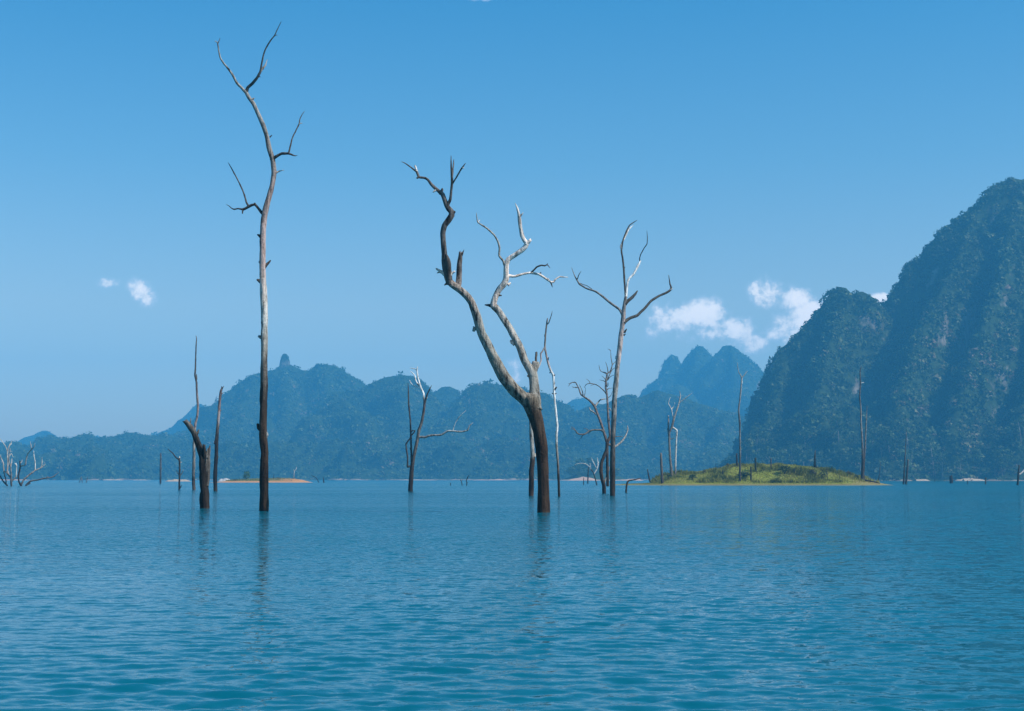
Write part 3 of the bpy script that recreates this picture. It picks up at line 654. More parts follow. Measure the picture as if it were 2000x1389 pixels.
D4 = wdepth(969)
m4 = bark_for("right_tall_bark", 540, D4, [(0, (.06, .038, .025)), (.03, (.03, .022, .018)), (.15, (.075, .065, .056)), (.3, (.22, .205, .19)), (.43, (.34, .32, .30)), (.5, (.50, .40, .37)), (.63, (.48, .38, .35)), (.69, (.24, .21, .195)), (1, (.2, .19, .18))])
m4d = bark_for("right_tall_twig_bark", 540, D4, [(0, (.085, .078, .07)), (1, (.085, .078, .07))]); m4w = bark_for("right_tall_white_bark", 540, D4, [(0, WHITE), (1, WHITE)], contrast=.4)
dead_tree("dead_tree", "tall grey dead tree with upswept side branches, right of the big forked tree", "dead tree", [
    (T_, None, "1196.4,968.5,11 1196.4,940,10.6 1196.4,912,10.4 1196.8,866,10.2 1198.7,820,10 1200.3,781,10 1203.7,739,9.8 1207.2,704.6,9.6 1210.4,680,9.8 1213.2,654,9.4 1216,635,9.2 1217.8,618.4,9 1218.2,605,7.8 1220.5,590.3,6.6 1222.3,579,5.4"),
    (BR, 0, "1217,620,7 1214.6,612.8,5.2 1208.6,603.4,5 1193.6,593,4.6 1180.5,582,4.2 1163.6,569.7,4 1145,563.2,3.4 1131.8,554.8,3.6 1124.3,542.6,2.5 1120,533,1.6 1116.5,522.6,0.7", {'m': 0}),
    (TW, 1, "1127.5,546,2.4 1130.5,537,1.8 1134.8,530,0.7", {'m': 1}), (TW, 1, "1131,553,1.8 1140,556,1.6 1147,558.5,1.5 1155,564,1.4 1160,569,1.4", {'m': 1}),
    (BR, 0, "1222.5,581,5 1221,566,4.4 1219.8,551,4.2 1218.3,526.7,4 1216,504.2,3.7 1213.8,489.3,3.7 1217,468.7,3.2 1223.5,451.8,3 1230,439.7,2.6 1244.3,430.2,0.9", {'m': 1}),
    (TW, 4, "1213.8,490,3 1212.4,481,3.4 1216,472,3.4 1221.5,462,3 1227,450,3 1232,444,2.6 1238,438,0.8", {'m': 2, 'lean': .3}), (TW, 4, "1218.5,524,3 1221,522,1.6", {'m': 1}),
    (BR, 0, "1222.5,580,5 1224,566,4.4 1225.8,551,4.2 1228.6,544.5,4.2 1238.5,534,4.2 1245,521,4.6 1250.6,509.8,3.6", {'m': 2}),
    (TW, 7, "1250,511,3 1249.2,505,2.2 1251.6,496.7,2.1 1258,485,2 1263.8,476,2 1264.3,463,1.5 1263.4,450.5,0.7", {'m': 1}),
    (ST, 0, "1221,594,6.5 1226,588,6.2 1234.8,581,6 1241.3,573.5,4.6 1245,568,2", {'m': 1}),
    (BR, 0, "1218,631,8 1222.6,626.8,6.8 1231,621.2,5.6 1244,616.5,5.6 1251,610,5.2 1259,602.5,5.1 1272.2,587.5,5 1287.2,578,4.6 1300.3,572.5,4.6 1309,567,4.6 1311,562,3.8 1308.7,554.8,3 1306,537.5,0.9", {'m': 1}), (ST, 10, "1308,567,4 1313.6,564.5,1.8", {'m': 2}),
    (ST, 0, "1219,650,5 1222.5,645,3 1224.4,642.5,1.2", {'m': 1}), (ST, 0, "1218,655,4 1221.5,653,2", {'m': 1}), (ST, 0, "1204,700,5 1203,696,3", {'m': 2})],
    [m4, m4d, m4w])

D5 = wdepth(964)
m5 = bark_for("bow_stem_bark", 280, D5, [(0, DARK), (.12, BROWN), (.35, (.09, .068, .06)), (.5, (.21, .165, .155)), (.75, (.20, .175, .165)), (1, (.16, .15, .14))])
m5w = bark_for("bow_twig_bark", 280, D5, [(0, (.3, .28, .26)), (1, (.42, .4, .38))]); m5d = bark_for("bow_dark_bark", 280, D5, [(0, (.15, .135, .125)), (1, (.19, .175, .165))])
dead_tree("dead_tree", "bushy dead tree with a bowed dark stem standing against the tall grey one", "dead tree", sprout([
    (T_, None, "1180,964,7.4 1179.5,947,7.4 1176,937.4,6.6 1173.8,921.3,6.6 1175,902.9,6.4 1180.7,889,6.4 1185.3,877.5,6.6 1186,863.7,7"),
    ('stem', 0, "1187,950,5.5 1186.5,938,5.6 1186.2,912,5.6 1186,888,5.2 1186.2,868,5", {'lean': .05, 'wet': False}), (BR, 0, "1180,943,4 1184,933,3.6 1187.5,923,3.2 1189.6,912,1.6", {'m': 1}),
    ('stem', 0, "1186,866,6 1180,846,5.2 1173.8,826.8,5.2 1166.9,808.3,4.8 1161,793.3,4.8 1151.9,783,4.2 1142,776,3.4 1134.6,770.3,3.2 1130,757.6,2.6 1124.2,747.2,2 1119,746.6,1.4 1114,748.6,0.7"),
    (TW, 3, "1139,773,2.4 1137,763,1.8 1131.5,751,0.8", {'m': 2}), (TW, 3, "1141,776,2 1143,766,1.2 1143.5,757,.7", {'m': 2}), (TW, 3, "1163,793,3.4 1166.6,788,3 1171.5,781.8,3 1177,779.8,2.4 1183.5,779.3,1.2", {'m': 1}),
    (TW, 3, "1165,810,3.4 1160,805.5,3 1153.4,801.4,2.6 1150.9,796,2.2", {'m': 1}), (TW, 7, "1155,802.5,2 1152.6,806.5,1.1", {'m': 1}), (TW, 7, "1158,804,2 1159,798,1.0", {'m': 1}),
    (BR, 3, "1179,844,4.6 1175,840.5,3.8 1169.2,839.5,3.2 1159,840,3 1150.7,842,3 1144,847,3 1139.2,848.7,3.2 1132,848.3,2.8 1127.7,846.5,2.6 1123,840,2 1115,837,0.8", {'m': 2}), (TW, 10, "1126,845,2 1121.5,837,1.6 1116,833.5,0.7", {'m': 2}),
    ('stem', 0, "1186.5,864,5.6 1190,856,5.2 1191.4,849.8,4.8 1188.8,826.8,4.6 1187,799,4.3 1186,778,4.2 1184.6,764,4.2 1183,757.6,4 1183.5,743.8,3.6 1186.5,730,3.1 1192.2,725,2.6 1195.7,712.7,2 1193.4,697.7,1.5 1192.7,685.5,0.7"),
    (TW, 12, "1187.5,729,2 1187,722,1.8 1185,713,1.3 1182.6,707,0.7", {'m': 2}), (TW, 12, "1185.5,731,2.4 1180,728,1.8 1173.8,725.3,1.6 1171,720,1.4 1169.8,713,0.7", {'m': 2}), (TW, 12, "1184.5,744,3 1188,738,2.4 1192,729,2 1196,722,1.6 1201.6,718,0.7", {'m': 2}),
    (TW, 12, "1186.5,743,2 1192,736,1.4 1200,732,0.8", {'m': 2}), (TW, 12, "1182.5,746,2 1178,743.6,1.4 1171,742,0.7", {'m': 2}),
    (TW, 12, "1184.5,770,3 1181,765,2.6 1176,760,2.3 1169,754,2 1162.2,750.7,2 1153,749,1.8 1148.4,749.5,1.6 1144,752,1.4 1141.3,757.5,0.7", {'m': 2}), (TW, 12, "1185.5,761,2.4 1190,758.5,1.5 1197,758,0.7", {'m': 2}),
    (TW, 12, "1187,800,3 1191,797.5,2.4 1193.5,803,1.2", {'m': 1}), (TW, 12, "1188.5,826,3 1191,821,2.2 1191.8,817,1", {'m': 1}),
    (BR, 12, "1190,868,4.4 1198,874,4.2 1203,871.5,4.2 1213,863.7,3.8 1219,856,3.4 1222.6,849.8,3.1 1226,840.6,2.8 1225.6,831,0.9", {'m': 1, 'lean': .35}), (TW, 12, "1190,851,3 1200,853,2 1209,852.6,1.8 1216,852.4,1", {'m': 2, 'lean': .5})], [3, 3, 10, 12, 12, 12, 18], 20, 4, 2),
    [m5, m5w, m5d])

D6 = wdepth(960)
m6 = bark_for("mid_tree_bark", 245, D6, [(0, DARK), (.15, (.04, .028, .022)), (.28, (.09, .07, .06)), (.45, (.2, .175, .155)), (.6, (.10, .082, .076)), (.7, (.14, .105, .10)), (.76, WHITE), (1, WHITE)])
m6d = bark_for("mid_tree_stem_bark", 245, D6, [(0, SLATE), (.6, (.07, .062, .06)), (1, SLATE)]); m6w = bark_for("mid_tree_white_bark", 245, D6, [(0, (.5, .48, .46)), (1, WHITE)])
dead_tree("dead_tree", "lone dead tree with one long branch reaching right and a white curled top", "dead tree", [
    (T_, None, "801.6,960,9.4 803,932,8.4 804.3,913.7,7.8 807.4,895.5,6.8 811.4,877.4,6.3 815.4,857.2,6.3 818.5,839,6.2 823.5,825,5.4 827.4,804.8,5 829.3,786.7,4.8 828.4,779,5 827,769,4.6 821.5,756.4,3.8 816.4,738.3,3.1 814.4,724.2,2.8 815.4,715.6,0.9"),
    (TW, 0, "814.5,726,2.4 812,721,2 806,719.6,1.8 800,718.7,0.8", {'m': 2}), (BR, 0, "822,758,3.4 819.5,755.4,3 813.4,746.4,2.6 811,739,2.4 809.4,732.3,2.2 805,728,1.8 801,724.6,0.8", {'m': 2}), (BR, 0, "821.5,759,3 813,755.6,2.4 806.4,752.4,2.2 802.5,748,2 800,742.5,0.8", {'m': 2}),
    (BR, 0, "829,789,4.2 831,782,3.6 834.6,770.5,3.1 838.6,762,2.4 842.8,753,0.9", {'m': 1}), (TW, 4, "833,777,2.6 835,777,1.4", {'m': 2}),
    (BR, 0, "815.5,858,5.4 819,854,4.8 824,853.8,4.4 830.6,854,4.3 838,851.4,4.2 846.7,850.2,4.2 855,850,4.2 862.8,849.2,4.1 869,845.4,4 874.9,842,4 885,842,3.6 893,843,3.2 901,843.5,3.2 907,842.4,3.1 913.2,840,3 915,836,2.9 916.6,832,2.6 920,829,1.9 924,825.6,0.7", {'m': 3, 'lean': -.2}),
    (TW, 6, "884,842,2.4 886.5,834,2 891,823,1.7 895.5,816,1.6 901,809.9,1.5 905.5,806,1.4 910.3,801.5,0.7", {'m': 2}),
    ('stem', 0, "804.5,914,5 803.5,900,4.2 803.3,877.4,3.7 802.3,847,3.6 801.3,821,3.3 798.3,790.7,3.1 797.7,766.5,2.6 796.9,748,0.9", {'m': 1, 'lean': .15}),
    ('stem', 0, "805,913,4.4 800,911,3.6 796.3,912.2,3.8 796,902,3.2 795.9,891.5,3.1 794,879,3.1 792.9,868,3.3 796.6,862,2.8 800.3,857.2,2.7 804,850,2.8 808.4,845,3 810.6,840.6,1.6", {'m': 1, 'lean': -.2}), (TW, 8, "802.5,845,3 806,840.8,2.4 809,841.5,1.2", {'m': 1}), (TW, 8, "803,881,3 800.6,875,1.4", {'m': 1})],
    [m6, m6d, m6w, bark_for("mid_tree_long_branch_bark", 245, D6, [(0, (.2, .18, .165)), (.42, (.22, .2, .185)), (.5, (.5, .47, .44)), (1, (.6, .57, .54))])])

D7 = wdepth(993)
m7 = bark_for("stump_bark", 175, D7, [(0, (.075, .042, .028)), (.05, (.028, .02, .016)), (.4, (.022, .018, .016)), (.75, (.04, .034, .03)), (.93, (.10, .09, .08)), (1, (.2, .19, .18))], 1.2, .85)
m7l = bark_for("stump_light_bark", 175, D7, [(0, (.05, .035, .027)), (.3, (.10, .085, .075)), (1, (.22, .2, .18))], 1.2, .85)
dead_tree("broken_stump", "tall splintered black stump split in two, left of the tallest tree", "tree stump", [
    (T_, None, "399.6,993,18 399.5,975,17.4 399,946,17.4 397.8,922,16.6 396.6,906,16.6 395.5,893,15 392,880,14 388,869,13.2 383,857,11.6 378.5,845,10.6 371.6,834.5,11 366.8,827.8,10 364.2,825.4,9", {'furrow': .34, 'jag': 1.9}),
    ('splinter', 0, "398,900,9 399,886,8.2 398.6,876,7 398.4,870,6", {'furrow': .2, 'jag': 1.2}), ('splinter', 0, "370,833,5 371.6,825,3 373,816.5,1", {}), ('splinter', 0, "376,840,6 372,830,4.4 369,826,2.4", {'jag': 1}), ('splinter', 0, "394,895,6 391,880,4.6 391.5,870,2.2", {}),
    ('splinter', 0, "365,826,6 361.4,823.4,4.4 358.6,822.6,1.6", {'m': 1}), ('splinter', 0, "381,848,6 386,846,5 388.6,839,2", {}), ('splinter', 0, "402,920,6 403,900,5 402.4,884,1.6", {'m': 1}), ('splinter', 0, "393,990,6 391.6,975,5 391.8,962,2", {}),
    ('stem', 0, "404,950,8 405.5,930,8.4 406.6,906,8.2 407.6,889,7 408.8,877,4.8 410.2,870,1.4", {'m': 1, 'furrow': .2, 'lean': .02}), ('splinter', 5, "405,895,4.4 404.6,882,3.4 406,875,1.2", {'m': 1})],
    [m7, m7l], rough=.16)
D8 = wdepth(957)
m8 = bark_for("snaking_trunk_bark", 300, D8, [(0, (.12, .085, .065)), (.06, DARK), (.12, (.16, .14, .125)), (.3, (.27, .25, .23)), (.42, (.40, .29, .265)), (.62, (.24, .18, .165)), (.72, SLATE), (1, (.12, .11, .10))])
dead_tree("dead_tree", "slim snaking pale dead trunk behind the splintered black stump", "dead tree", [
    (T_, None, "378.6,957,6.2 377.8,933,5.8 379,893,5.8 378.9,866,5.4 380,846,4.8 381.4,829,4.5 385.2,813,4.5 386.6,794.4,4.4 385.6,780,4.3 384.7,767.8,4.1 383.7,746.5,3.8 380.9,733,3.8 381.6,719.9,3.2 382.2,701,2.7 383,674.6,2.3 384,661.3,1.8 382.6,655.5,0.9"), (ST, 0, "384,741,3 384,731,1.3"), (ST, 0, "382,703,3.4 382.8,699,2")], [m8])
D9 = wdepth(959.5)
m9 = bark_for("post_trunk_bark", 205, D9, [(0, (.05, .03, .02)), (.06, DARK), (.55, (.032, .025, .022)), (.62, (.12, .1, .09)), (.68, (.36, .30, .28)), (.8, (.24, .16, .15)), (1, (.12, .09, .085))])
dead_tree("trunk_snag", "straight branchless trunk, dark with a pinkish upper part, beside the tallest tree", "dead tree", [
    (T_, None, "420.8,959.5,8 420.3,927.5,7.6 421.4,908,7.4 422.5,893,7.2 423,866,6.8 424.6,839.7,6 427.3,810.4,5.4 429.1,783.8,5.2 431.3,765,4.8 433,760,4"), (TW, 0, "432,763,3 433,757,2.4 433.2,754.4,1"), (TW, 0, "432.6,762,3 435,757.5,2.2 437,754,0.8"), (ST, 0, "432,770,3 436,767,1"), (ST, 0, "424,848,5 419.4,866,3.6 418.6,867.4,2"), (ST, 0, "423,893,5 426,891.5,2.6"), (ST, 0, "427,797,3.4 425.4,793,1.2"), (ST, 0, "429,804,3 432,801,1.2")], [m9])

# ------------------------------------------------------------------ low islets and sand banks
def islet_mat(name, grass, soil, soil_x=None, soil_z=0.5):
    m, t = new_mat(name)
    oc = t.n('ShaderNodeTexCoord').outputs['Object']
    sx = t.n('ShaderNodeSeparateXYZ', {0: oc})
    n = t.noise(oc, 0.35, 5, 0.6); n2 = t.noise(oc, 2.2, 4, 0.6)
    g = t.ramp(n2, [(0.3, tuple(c * 0.5 for c in grass)), (0.5, grass), (0.7, tuple(min(1, c * 1.35) for c in grass))])
    so_ = t.ramp(n2, [(0.3, tuple(c * 0.6 for c in soil)), (0.6, soil)])
    f = t.smooth(t.math('SUBTRACT', sx.outputs[2], t.math('MULTIPLY', n, 0.5)), soil_z + 0.15, soil_z - 0.25)
    if soil_x is not None:
        a, b = soil_x
        f2 = t.smooth(t.math('ADD', sx.outputs[0], t.math('MULTIPLY', t.math('SUBTRACT', n, 0.5), 26.0)), a, b)
        f = t.math('MAXIMUM', f, f2)
    finish(t, t.mix(f, g, so_), 0.95, n2, 0.6, 0.2, 0.1)
    return m


def islet(name, pts, Dw, depth, mat, shelf=6.0, peak=0.45, seed=1, res=None):
    """a low mound: its skyline in photo pixels, standing at the distance of its own waterline"""
    D = Dw + shelf + depth * peak
    sk = np.array([[at(x, y, D).x, at(x, y, D).z] for x, y in pts])
    x0, x1 = sk[0, 0], sk[-1, 0]; res = res or (x1 - x0) / 170
    xs = np.arange(x0 - 4, x1 + 4, res); T_ = np.linspace(0, 1, 60)
    H = np.interp(xs, sk[:, 0], sk[:, 1], left=-.4, right=-.4)
    edge = np.clip(np.minimum(xs - x0, x1 - xs) / ((x1 - x0) * .18), 0, 1) ** .6
    ycen = D; near = (D - Dw) * edge; far = depth * (1 - peak) * (0.25 + 0.75 * edge)
    X = np.repeat(xs[:, None], 60, 1)
    Y = ycen + np.where(T_[None] < .6, -near[:, None] * (1 - T_[None] / .6), far[:, None] * (T_[None] - .6) / .4) + 1.2 * vnoise(X / 6, X * 0, seed=seed) * (1 - T_[None])
    tt = T_[None] * np.ones_like(X)
    sh = shelf / (shelf + depth * peak) * .6
    prof = np.where(tt < sh, 0.10 * tt / sh, np.where(tt < .6, 0.10 + 0.90 * np.sin(np.clip((tt - sh) / (.6 - sh), 0, 1) * math.pi / 2) ** 1.1, np.cos(np.clip((tt - .6) / .4, 0, 1) * math.pi / 2)))
    Z = H[:, None] * prof
    Z = Z + 0.05 * np.maximum(H, 0)[:, None] * fbm(X / 5, Y / 4, seed=seed + 4, oct=3) * np.sin(math.pi * np.clip(tt / 1.0, 0, 1)) * (tt < .58)
    Z = np.where((tt <= 0.001) | (tt > .999), -0.5, Z)
    V = np.stack([X, Y, Z], -1).reshape(-1, 3); nx = len(xs)
    i = np.arange(nx * 60).reshape(nx, 60)
    F = np.stack([i[:-1, :-1], i[1:, :-1], i[1:, 1:], i[:-1, 1:]], -1).reshape(-1, 4)
    o = mesh_np(name, V, F, mat); tag(o, kind='structure')
    return xs, X, Y, Z


def blades(name, P, h, w, mat, seed, tint):
    g = np.random.default_rng(seed); n = len(P)
    a = g.uniform(0, 2 * math.pi, n); d = np.stack([np.cos(a), np.sin(a), np.zeros(n)], -1)
    lean = g.normal(0, .35, (n, 3)); lean[:, 2] = 1
    top = P + lean * h[:, None]
    V = np.stack([P - d * w[:, None], P + d * w[:, None], top], 1).reshape(-1, 3)
    o = mesh_np(name, V, np.arange(3 * n).reshape(-1, 3), mat, smooth=False, attrs={'tint': np.repeat(tint, 3)}); tag(o, kind='stuff')
    return o


GRASS = leaf_mat("grass_blades", [(0, (.085, .10, .016)), (.35, (.20, .205, .032)), (.65, (.31, .29, .055)), (.85, (.40, .34, .11)), (1, (.36, .26, .11))], 0.12, 0.45)
BUSHM = leaf_mat("bush_leaves", [(0, (.02, .036, .012)), (.5, (.05, .078, .02)), (1, (.12, .14, .04))], 0.3)
BUSHB = leaf_mat("dry_bush_leaves", [(0, (.05, .045, .02)), (.5, (.10, .085, .04)), (1, (.17, .14, .07))], 0.3)

# grassy islet on the right
DI = wdepth(948.2)
big_mat = islet_mat("grassy_ground", (.20, .22, .03), (.25, .205, .085), (at(1655, 940, DI).x, at(1712, 940, DI).x), .28)
xs, X, Y, Z = islet("grassy_islet", [(1180, 948.4), (1196, 946.6), (1230, 945.4), (1262, 944.4), (1281, 942), (1290, 934), (1300, 930), (1318, 927), (1345, 924), (1370, 921), (1392, 918.5), (1406, 918), (1416, 911.5), (1428, 909.5), (1440, 910), (1475, 908.5), (1500, 909.5), (1520, 908), (1550, 909.5), (1562, 912), (1580, 913), (1600, 917), (1625, 922), (1650, 927), (1670, 931), (1690, 936), (1708, 940.5), (1722, 944.5), (1748, 948.4)], DI, 40, big_mat, shelf=5.0, seed=3)
g = np.random.default_rng(21)
NB = 60000
ii = g.integers(0, X.shape[0] - 1, NB); jj = g.integers(3, 50, NB); f1, f2 = g.random((2, NB))
def lerp2(A): return A[ii, jj] * (1 - f1) * (1 - f2) + A[ii + 1, jj] * f1 * (1 - f2) + A[ii, jj + 1] * (1 - f1) * f2 + A[ii + 1, jj + 1] * f1 * f2
Pg = np.stack([lerp2(X), lerp2(Y), lerp2(Z)], -1)
pxg = Pg[:, 0] / Pg[:, 1] * FPX + CX
tall_ = fbm(Pg[:, 0] / 6, Pg[:, 1] / 5, seed=8, oct=3)
soilf = np.clip((pxg - 1635) / 70, 0, 1)
ok = (Pg[:, 2] > 0.25) & (g.random(NB) > soilf * 0.95)
hh = np.where(Pg[:, 2] < 0.75, 0.18, 0.34 + 0.85 * np.clip(tall_ + .15, 0, 1.2) ** 1.3) * g.uniform(.5, 1.35, NB)
tn = np.clip(.52 + .30 * tall_ * -1 + g.normal(0, .16, NB) + .25 * soilf, 0, 1)
blades("grass", Pg[ok] - [0, 0, .05], hh[ok], hh[ok] * .16 + .04, GRASS, 5, tn[ok])


def bush(name, label, px, py_base, wpx, hpx, D, mat, K=150, seed=1, group=None, cat="bush", zoff=None, lobes=5):
    """leafy shrub: stem plus a crown of leaf clumps in several lobes"""
    b = at(px, py_base, D); mpp = D / FPX; r = wpx * mpp / 2; hgt = hpx * mpp
    root = empty(name, b); gg = np.random.default_rng(seed)
    zs = np.linspace(0, 1, 6)
    P = np.stack([.15 * r * np.sin(zs * 3 + seed), .1 * r * np.cos(zs * 4), zs * hgt * .7 - .2], -1)
    V, F4, F3 = tube(P, np.linspace(r * .10, r * .04, 6), 6, seed, .1)
    mesh_mixed('stem', V, F4, F3, STEM, root)
    C = np.stack([gg.uniform(-.5, .5, lobes) * r, gg.uniform(-.45, .45, lobes) * r, hgt * gg.uniform(.35, .72, lobes)], -1)
    R = gg.uniform(.38, .62, lobes) * r; RZ_ = np.minimum(R * 1.05, hgt * .34)
    C[0] = (0, 0, hgt * .70)
    V, F, tt = leaf_cloud(C, R, RZ_, K // lobes, gg.uniform(.2, .75, lobes), .28, seed, low=-.8)
    mesh_np('crown', V, F, mat, root, smooth=False, attrs={'tint': tt})
    return tag(root, label, cat, group)


STEM = bark("bush_stem", 5.0, [(0, (.07, .055, .04)), (1, (.10, .08, .06))])


def ground_at(px, py):
    """depth of the islet surface seen at that pixel"""
    d = pdir(px, py); best = None
    pxx = X / Y * FPX + CX
    col = np.argmin(np.abs(pxx[:, 30] - px)); ys_, zs_ = Y[col], Z[col]
    for k in range(len(ys_) - 1):
        za = CAMH + d[2] / d[1] * ys_[k]; zb = CAMH + d[2] / d[1] * ys_[k + 1]
        if (za >= zs_[k]) and (zb <= zs_[k + 1]): return (ys_[k] + ys_[k + 1]) / 2
    k = np.argmax(zs_ / ys_); return ys_[k]


for k, (lab, px, py, w, h, mt) in enumerate([
        ("dark green shrub at the left end of the grassy islet, beside a grey post", 1306, 936, 16, 13, BUSHM),
        ("round brown shrub on the left slope of the grassy islet", 1375, 926, 10, 8, BUSHB),
        ("small brownish shrub on the rising crest of the grassy islet", 1421, 912, 9, 7, BUSHB),
        ("dark shrub just below the crest of the grassy islet", 1491, 921, 9, 10, BUSHM),
        ("wide olive shrub in the middle of the grassy islet", 1531, 927, 30, 17, BUSHM),
        ("brown shrub low on the slope under the pointed stump", 1586, 931, 20, 13, BUSHB),
        ("green shrub on the right slope of the grassy islet, beside a thin stake", 1608, 937, 22, 17, BUSHM),
        ("dark shrub left of the tall twin trunk on the islet", 1658, 930, 12, 9, BUSHB),
        ("leafy green shrub at the foot of the tall twin trunk", 1672, 936, 18, 8, BUSHM),
        ("low olive shrub in tall grass on the islet's left slope", 1352, 938, 26, 11, BUSHM),
        ("low green shrub in the grass below the islet's crest", 1452, 932, 30, 12, BUSHM)]):
    bush("shrub", lab, px, py, w, h, ground_at(px, py), mt, 260, 40 + k, "shrubs on the grassy islet")
bush("sapling", "thin green sapling standing above the crest of the grassy islet", 1398.5, 921, 7, 22, ground_at(1398, 920), BUSHM, 60, 71, None, "sapling", lobes=4)

# small orange and green islet on the left
DL = wdepth(942.6)
mat_l = islet_mat("orange_soil_ground", (.15, .16, .045), (.52, .25, .105), (at(512, 940, DL).x, at(560, 940, DL).x), .75)
keepXYZ = (X, Y, Z)
xs, X2, Y2, Z2 = islet("orange_islet", [(400, 942.8), (430, 941.2), (450, 938.4), (475, 936.4), (500, 936), (530, 935), (560, 934.6), (575, 935), (590, 937.5), (600, 940), (612, 942.8)], DL, 22, mat_l, shelf=2.5, seed=9)
NB = 9000
ii = g.integers(0, X2.shape[0] - 1, NB); jj = g.integers(6, 44, NB); f1, f2 = g.random((2, NB))
Pg = np.stack([lerp2(X2), lerp2(Y2), lerp2(Z2)], -1); pxg = Pg[:, 0] / Pg[:, 1] * FPX + CX
ok = (Pg[:, 2] > .8) & (g.random(NB) > np.clip((pxg - 500) / 90, 0, .96)) & (pxg < 588)
blades("grass", Pg[ok] - [0, 0, .05], g.uniform(.3, .8, ok.sum()), g.uniform(.08, .16, ok.sum()), GRASS, 6, np.clip(g.normal(.5, .18, ok.sum()), 0, 1))
bush("bush", "conical bright green bush on the orange islet beside the tallest tree", 481, 938, 20, 17, DL + 10, leaf_mat("green_bush_leaves", [(0, (.02, .05, .012)), (.5, (.05, .11, .022)), (1, (.10, .17, .04))], .3), 420, 90, lobes=7)
bush("shrub", "tiny olive shrub on the orange soil of the left islet", 543, 937, 10, 4.5, DL + 8, BUSHB, 100, 91)
bush("shrub", "small green shrub left of the conical bush on the left islet", 461, 939.5, 14, 4.5, DL + 7, BUSHM, 100, 92)

# pale banks of bare sand and rock along the far shores
SANDM = islet_mat("pale_sand", (.42, .31, .22), (.36, .27, .2), None, .2)
REDM = islet_mat("reddish_sand", (.50, .30, .21), (.44, .28, .2), None, .2)
GREYM = islet_mat("pale_rock", (.42, .38, .36), (.36, .32, .29), None, .2)
def bank(name, x0, x1, yb, h, Dw, m, seed, green=False):
    n = 9; gg = np.random.default_rng(seed); pts = []
    for k in range(n):
        t = k / (n - 1); pts.append((x0 + (x1 - x0) * t, yb - h * (math.sin(math.pi * t) ** .6) * gg.uniform(.65, 1.1)))
    islet(name, pts, Dw, max(8, (x1 - x0) * Dw / FPX * .25), m, shelf=1.5, seed=seed)
bank("sand_bank", 322, 374, 940.4, 4.6, wdepth(940.6), SANDM, 1)
bank("rock_bank", 424, 455, 940.0, 6.0, wdepth(941.2), GREYM, 2)
bank("sand_bank", 196, 246, 939.4, 3.8, 2000, SANDM, 3)
bank("sand_bank", 256, 292, 939.4, 3, 2000, SANDM, 4)
bank("sand_bank", -30, 66, 939.6, 4, 1900, REDM, 5)
bank("sand_bank", 1104, 1172, 940.0, 8.0, 1650, REDM, 6)
bank("sand_bank", 1206, 1262, 940.4, 6.0, 1640, REDM, 12)
bank("sand_bank", 1704, 1822, 941.0, 9.0, 1365, SANDM, 7)
bank("sand_bank", 1860, 1930, 940.5, 7.0, 1372, SANDM, 8)
bank("sand_bank", 1932, 2040, 940.5, 8.0, 1372, SANDM, 9)
bank("sand_bank", 770, 860, 939.3, 3.2, 2020, SANDM, 10)
bank("sand_bank", 915, 1010, 939.3, 3.6, 2020, REDM, 11)

# ------------------------------------------------------------------ small dead trees, posts and sticks
def mini_bark(name, D, dark, pale, h=60, f=.35):
    return bark_for(name, h, D, [(0, DARK), (f * .5, dark), (f + .1, pale), (1, pale)], 0.7)
X, Y, Z = keepXYZ
Ds = wdepth(944)
mb_post = bark("post_bark", 8.0, [(0, (.03, .022, .017)), (.4, (.05, .042, .037)), (1, (.11, .1, .095))], .8)
mb_brown = bark("brown_post_bark", 8.0, [(0, (.05, .036, .026)), (.4, (.12, .09, .07)), (1, (.17, .135, .11))], .8)
mb_white = bark("white_snag_bark", 10.0, [(0, (.10, .08, .07)), (.25, (.3, .27, .24)), (.4, (.55, .52, .49)), (1, (.62, .6, .57))], .8)
mb_dark = bark("black_snag_bark", 8.0, [(0, (.022, .018, .015)), (1, (.05, .044, .04))], .8)
mb_pink = bark("pale_shrub_bark", 14.0, [(0, (.05, .038, .032)), (.12, (.14, .115, .10)), (.3, (.33, .28, .25)), (.6, (.42, .38, .35)), (1, (.5, .46, .43))], .6)


def snag(name, label, cat, pts, mat, py=None, D=None, group=None, wet=True, jag=.8):
    return dead_tree(name, label, cat, [(name, None, pts, {'jag': jag})], [mat], D=D or wdepth(py or parse(pts)[0][1]), group=group, wet=wet, single=True)


d10 = wdepth(957)
dead_tree("dead_tree", "small spindly dead tree with a forked tip leaning left, left of the snaking trunk", "dead tree", [
    (T_, None, "349.8,957,3.8 350.6,933,3.7 350.8,906,3.7 350.2,895,3.6", {}), (BR, 0, "350,898,3.4 344,894,2.7 340,889,2.3 337.3,885,2 332,881,1.5 328,876.5,.7", {}), (TW, 0, "350.4,897,3 350.8,892,1.6", {'m': 1}), (TW, 0, "350.5,929,2.4 346,922,1.8 343.7,916.6,.8", {'m': 1}), (TW, 0, "351,930,2.4 355,925,1.8 358.8,917.5,.8", {'m': 1}), (TW, 0, "350.6,905,2 355,902.5,1", {'m': 1}), (TW, 0, "350.4,955,2.6 353,951,2 354.8,947.5,1.2", {})], [mb_dark, mb_white])
snag("wood_post", "plain dark post standing alone in the water left of the spindly dead tree", "post", "313.3,944.6,3.7 313.8,906,3.7 313.9,888,3 314,884.6,1.2", mb_post)

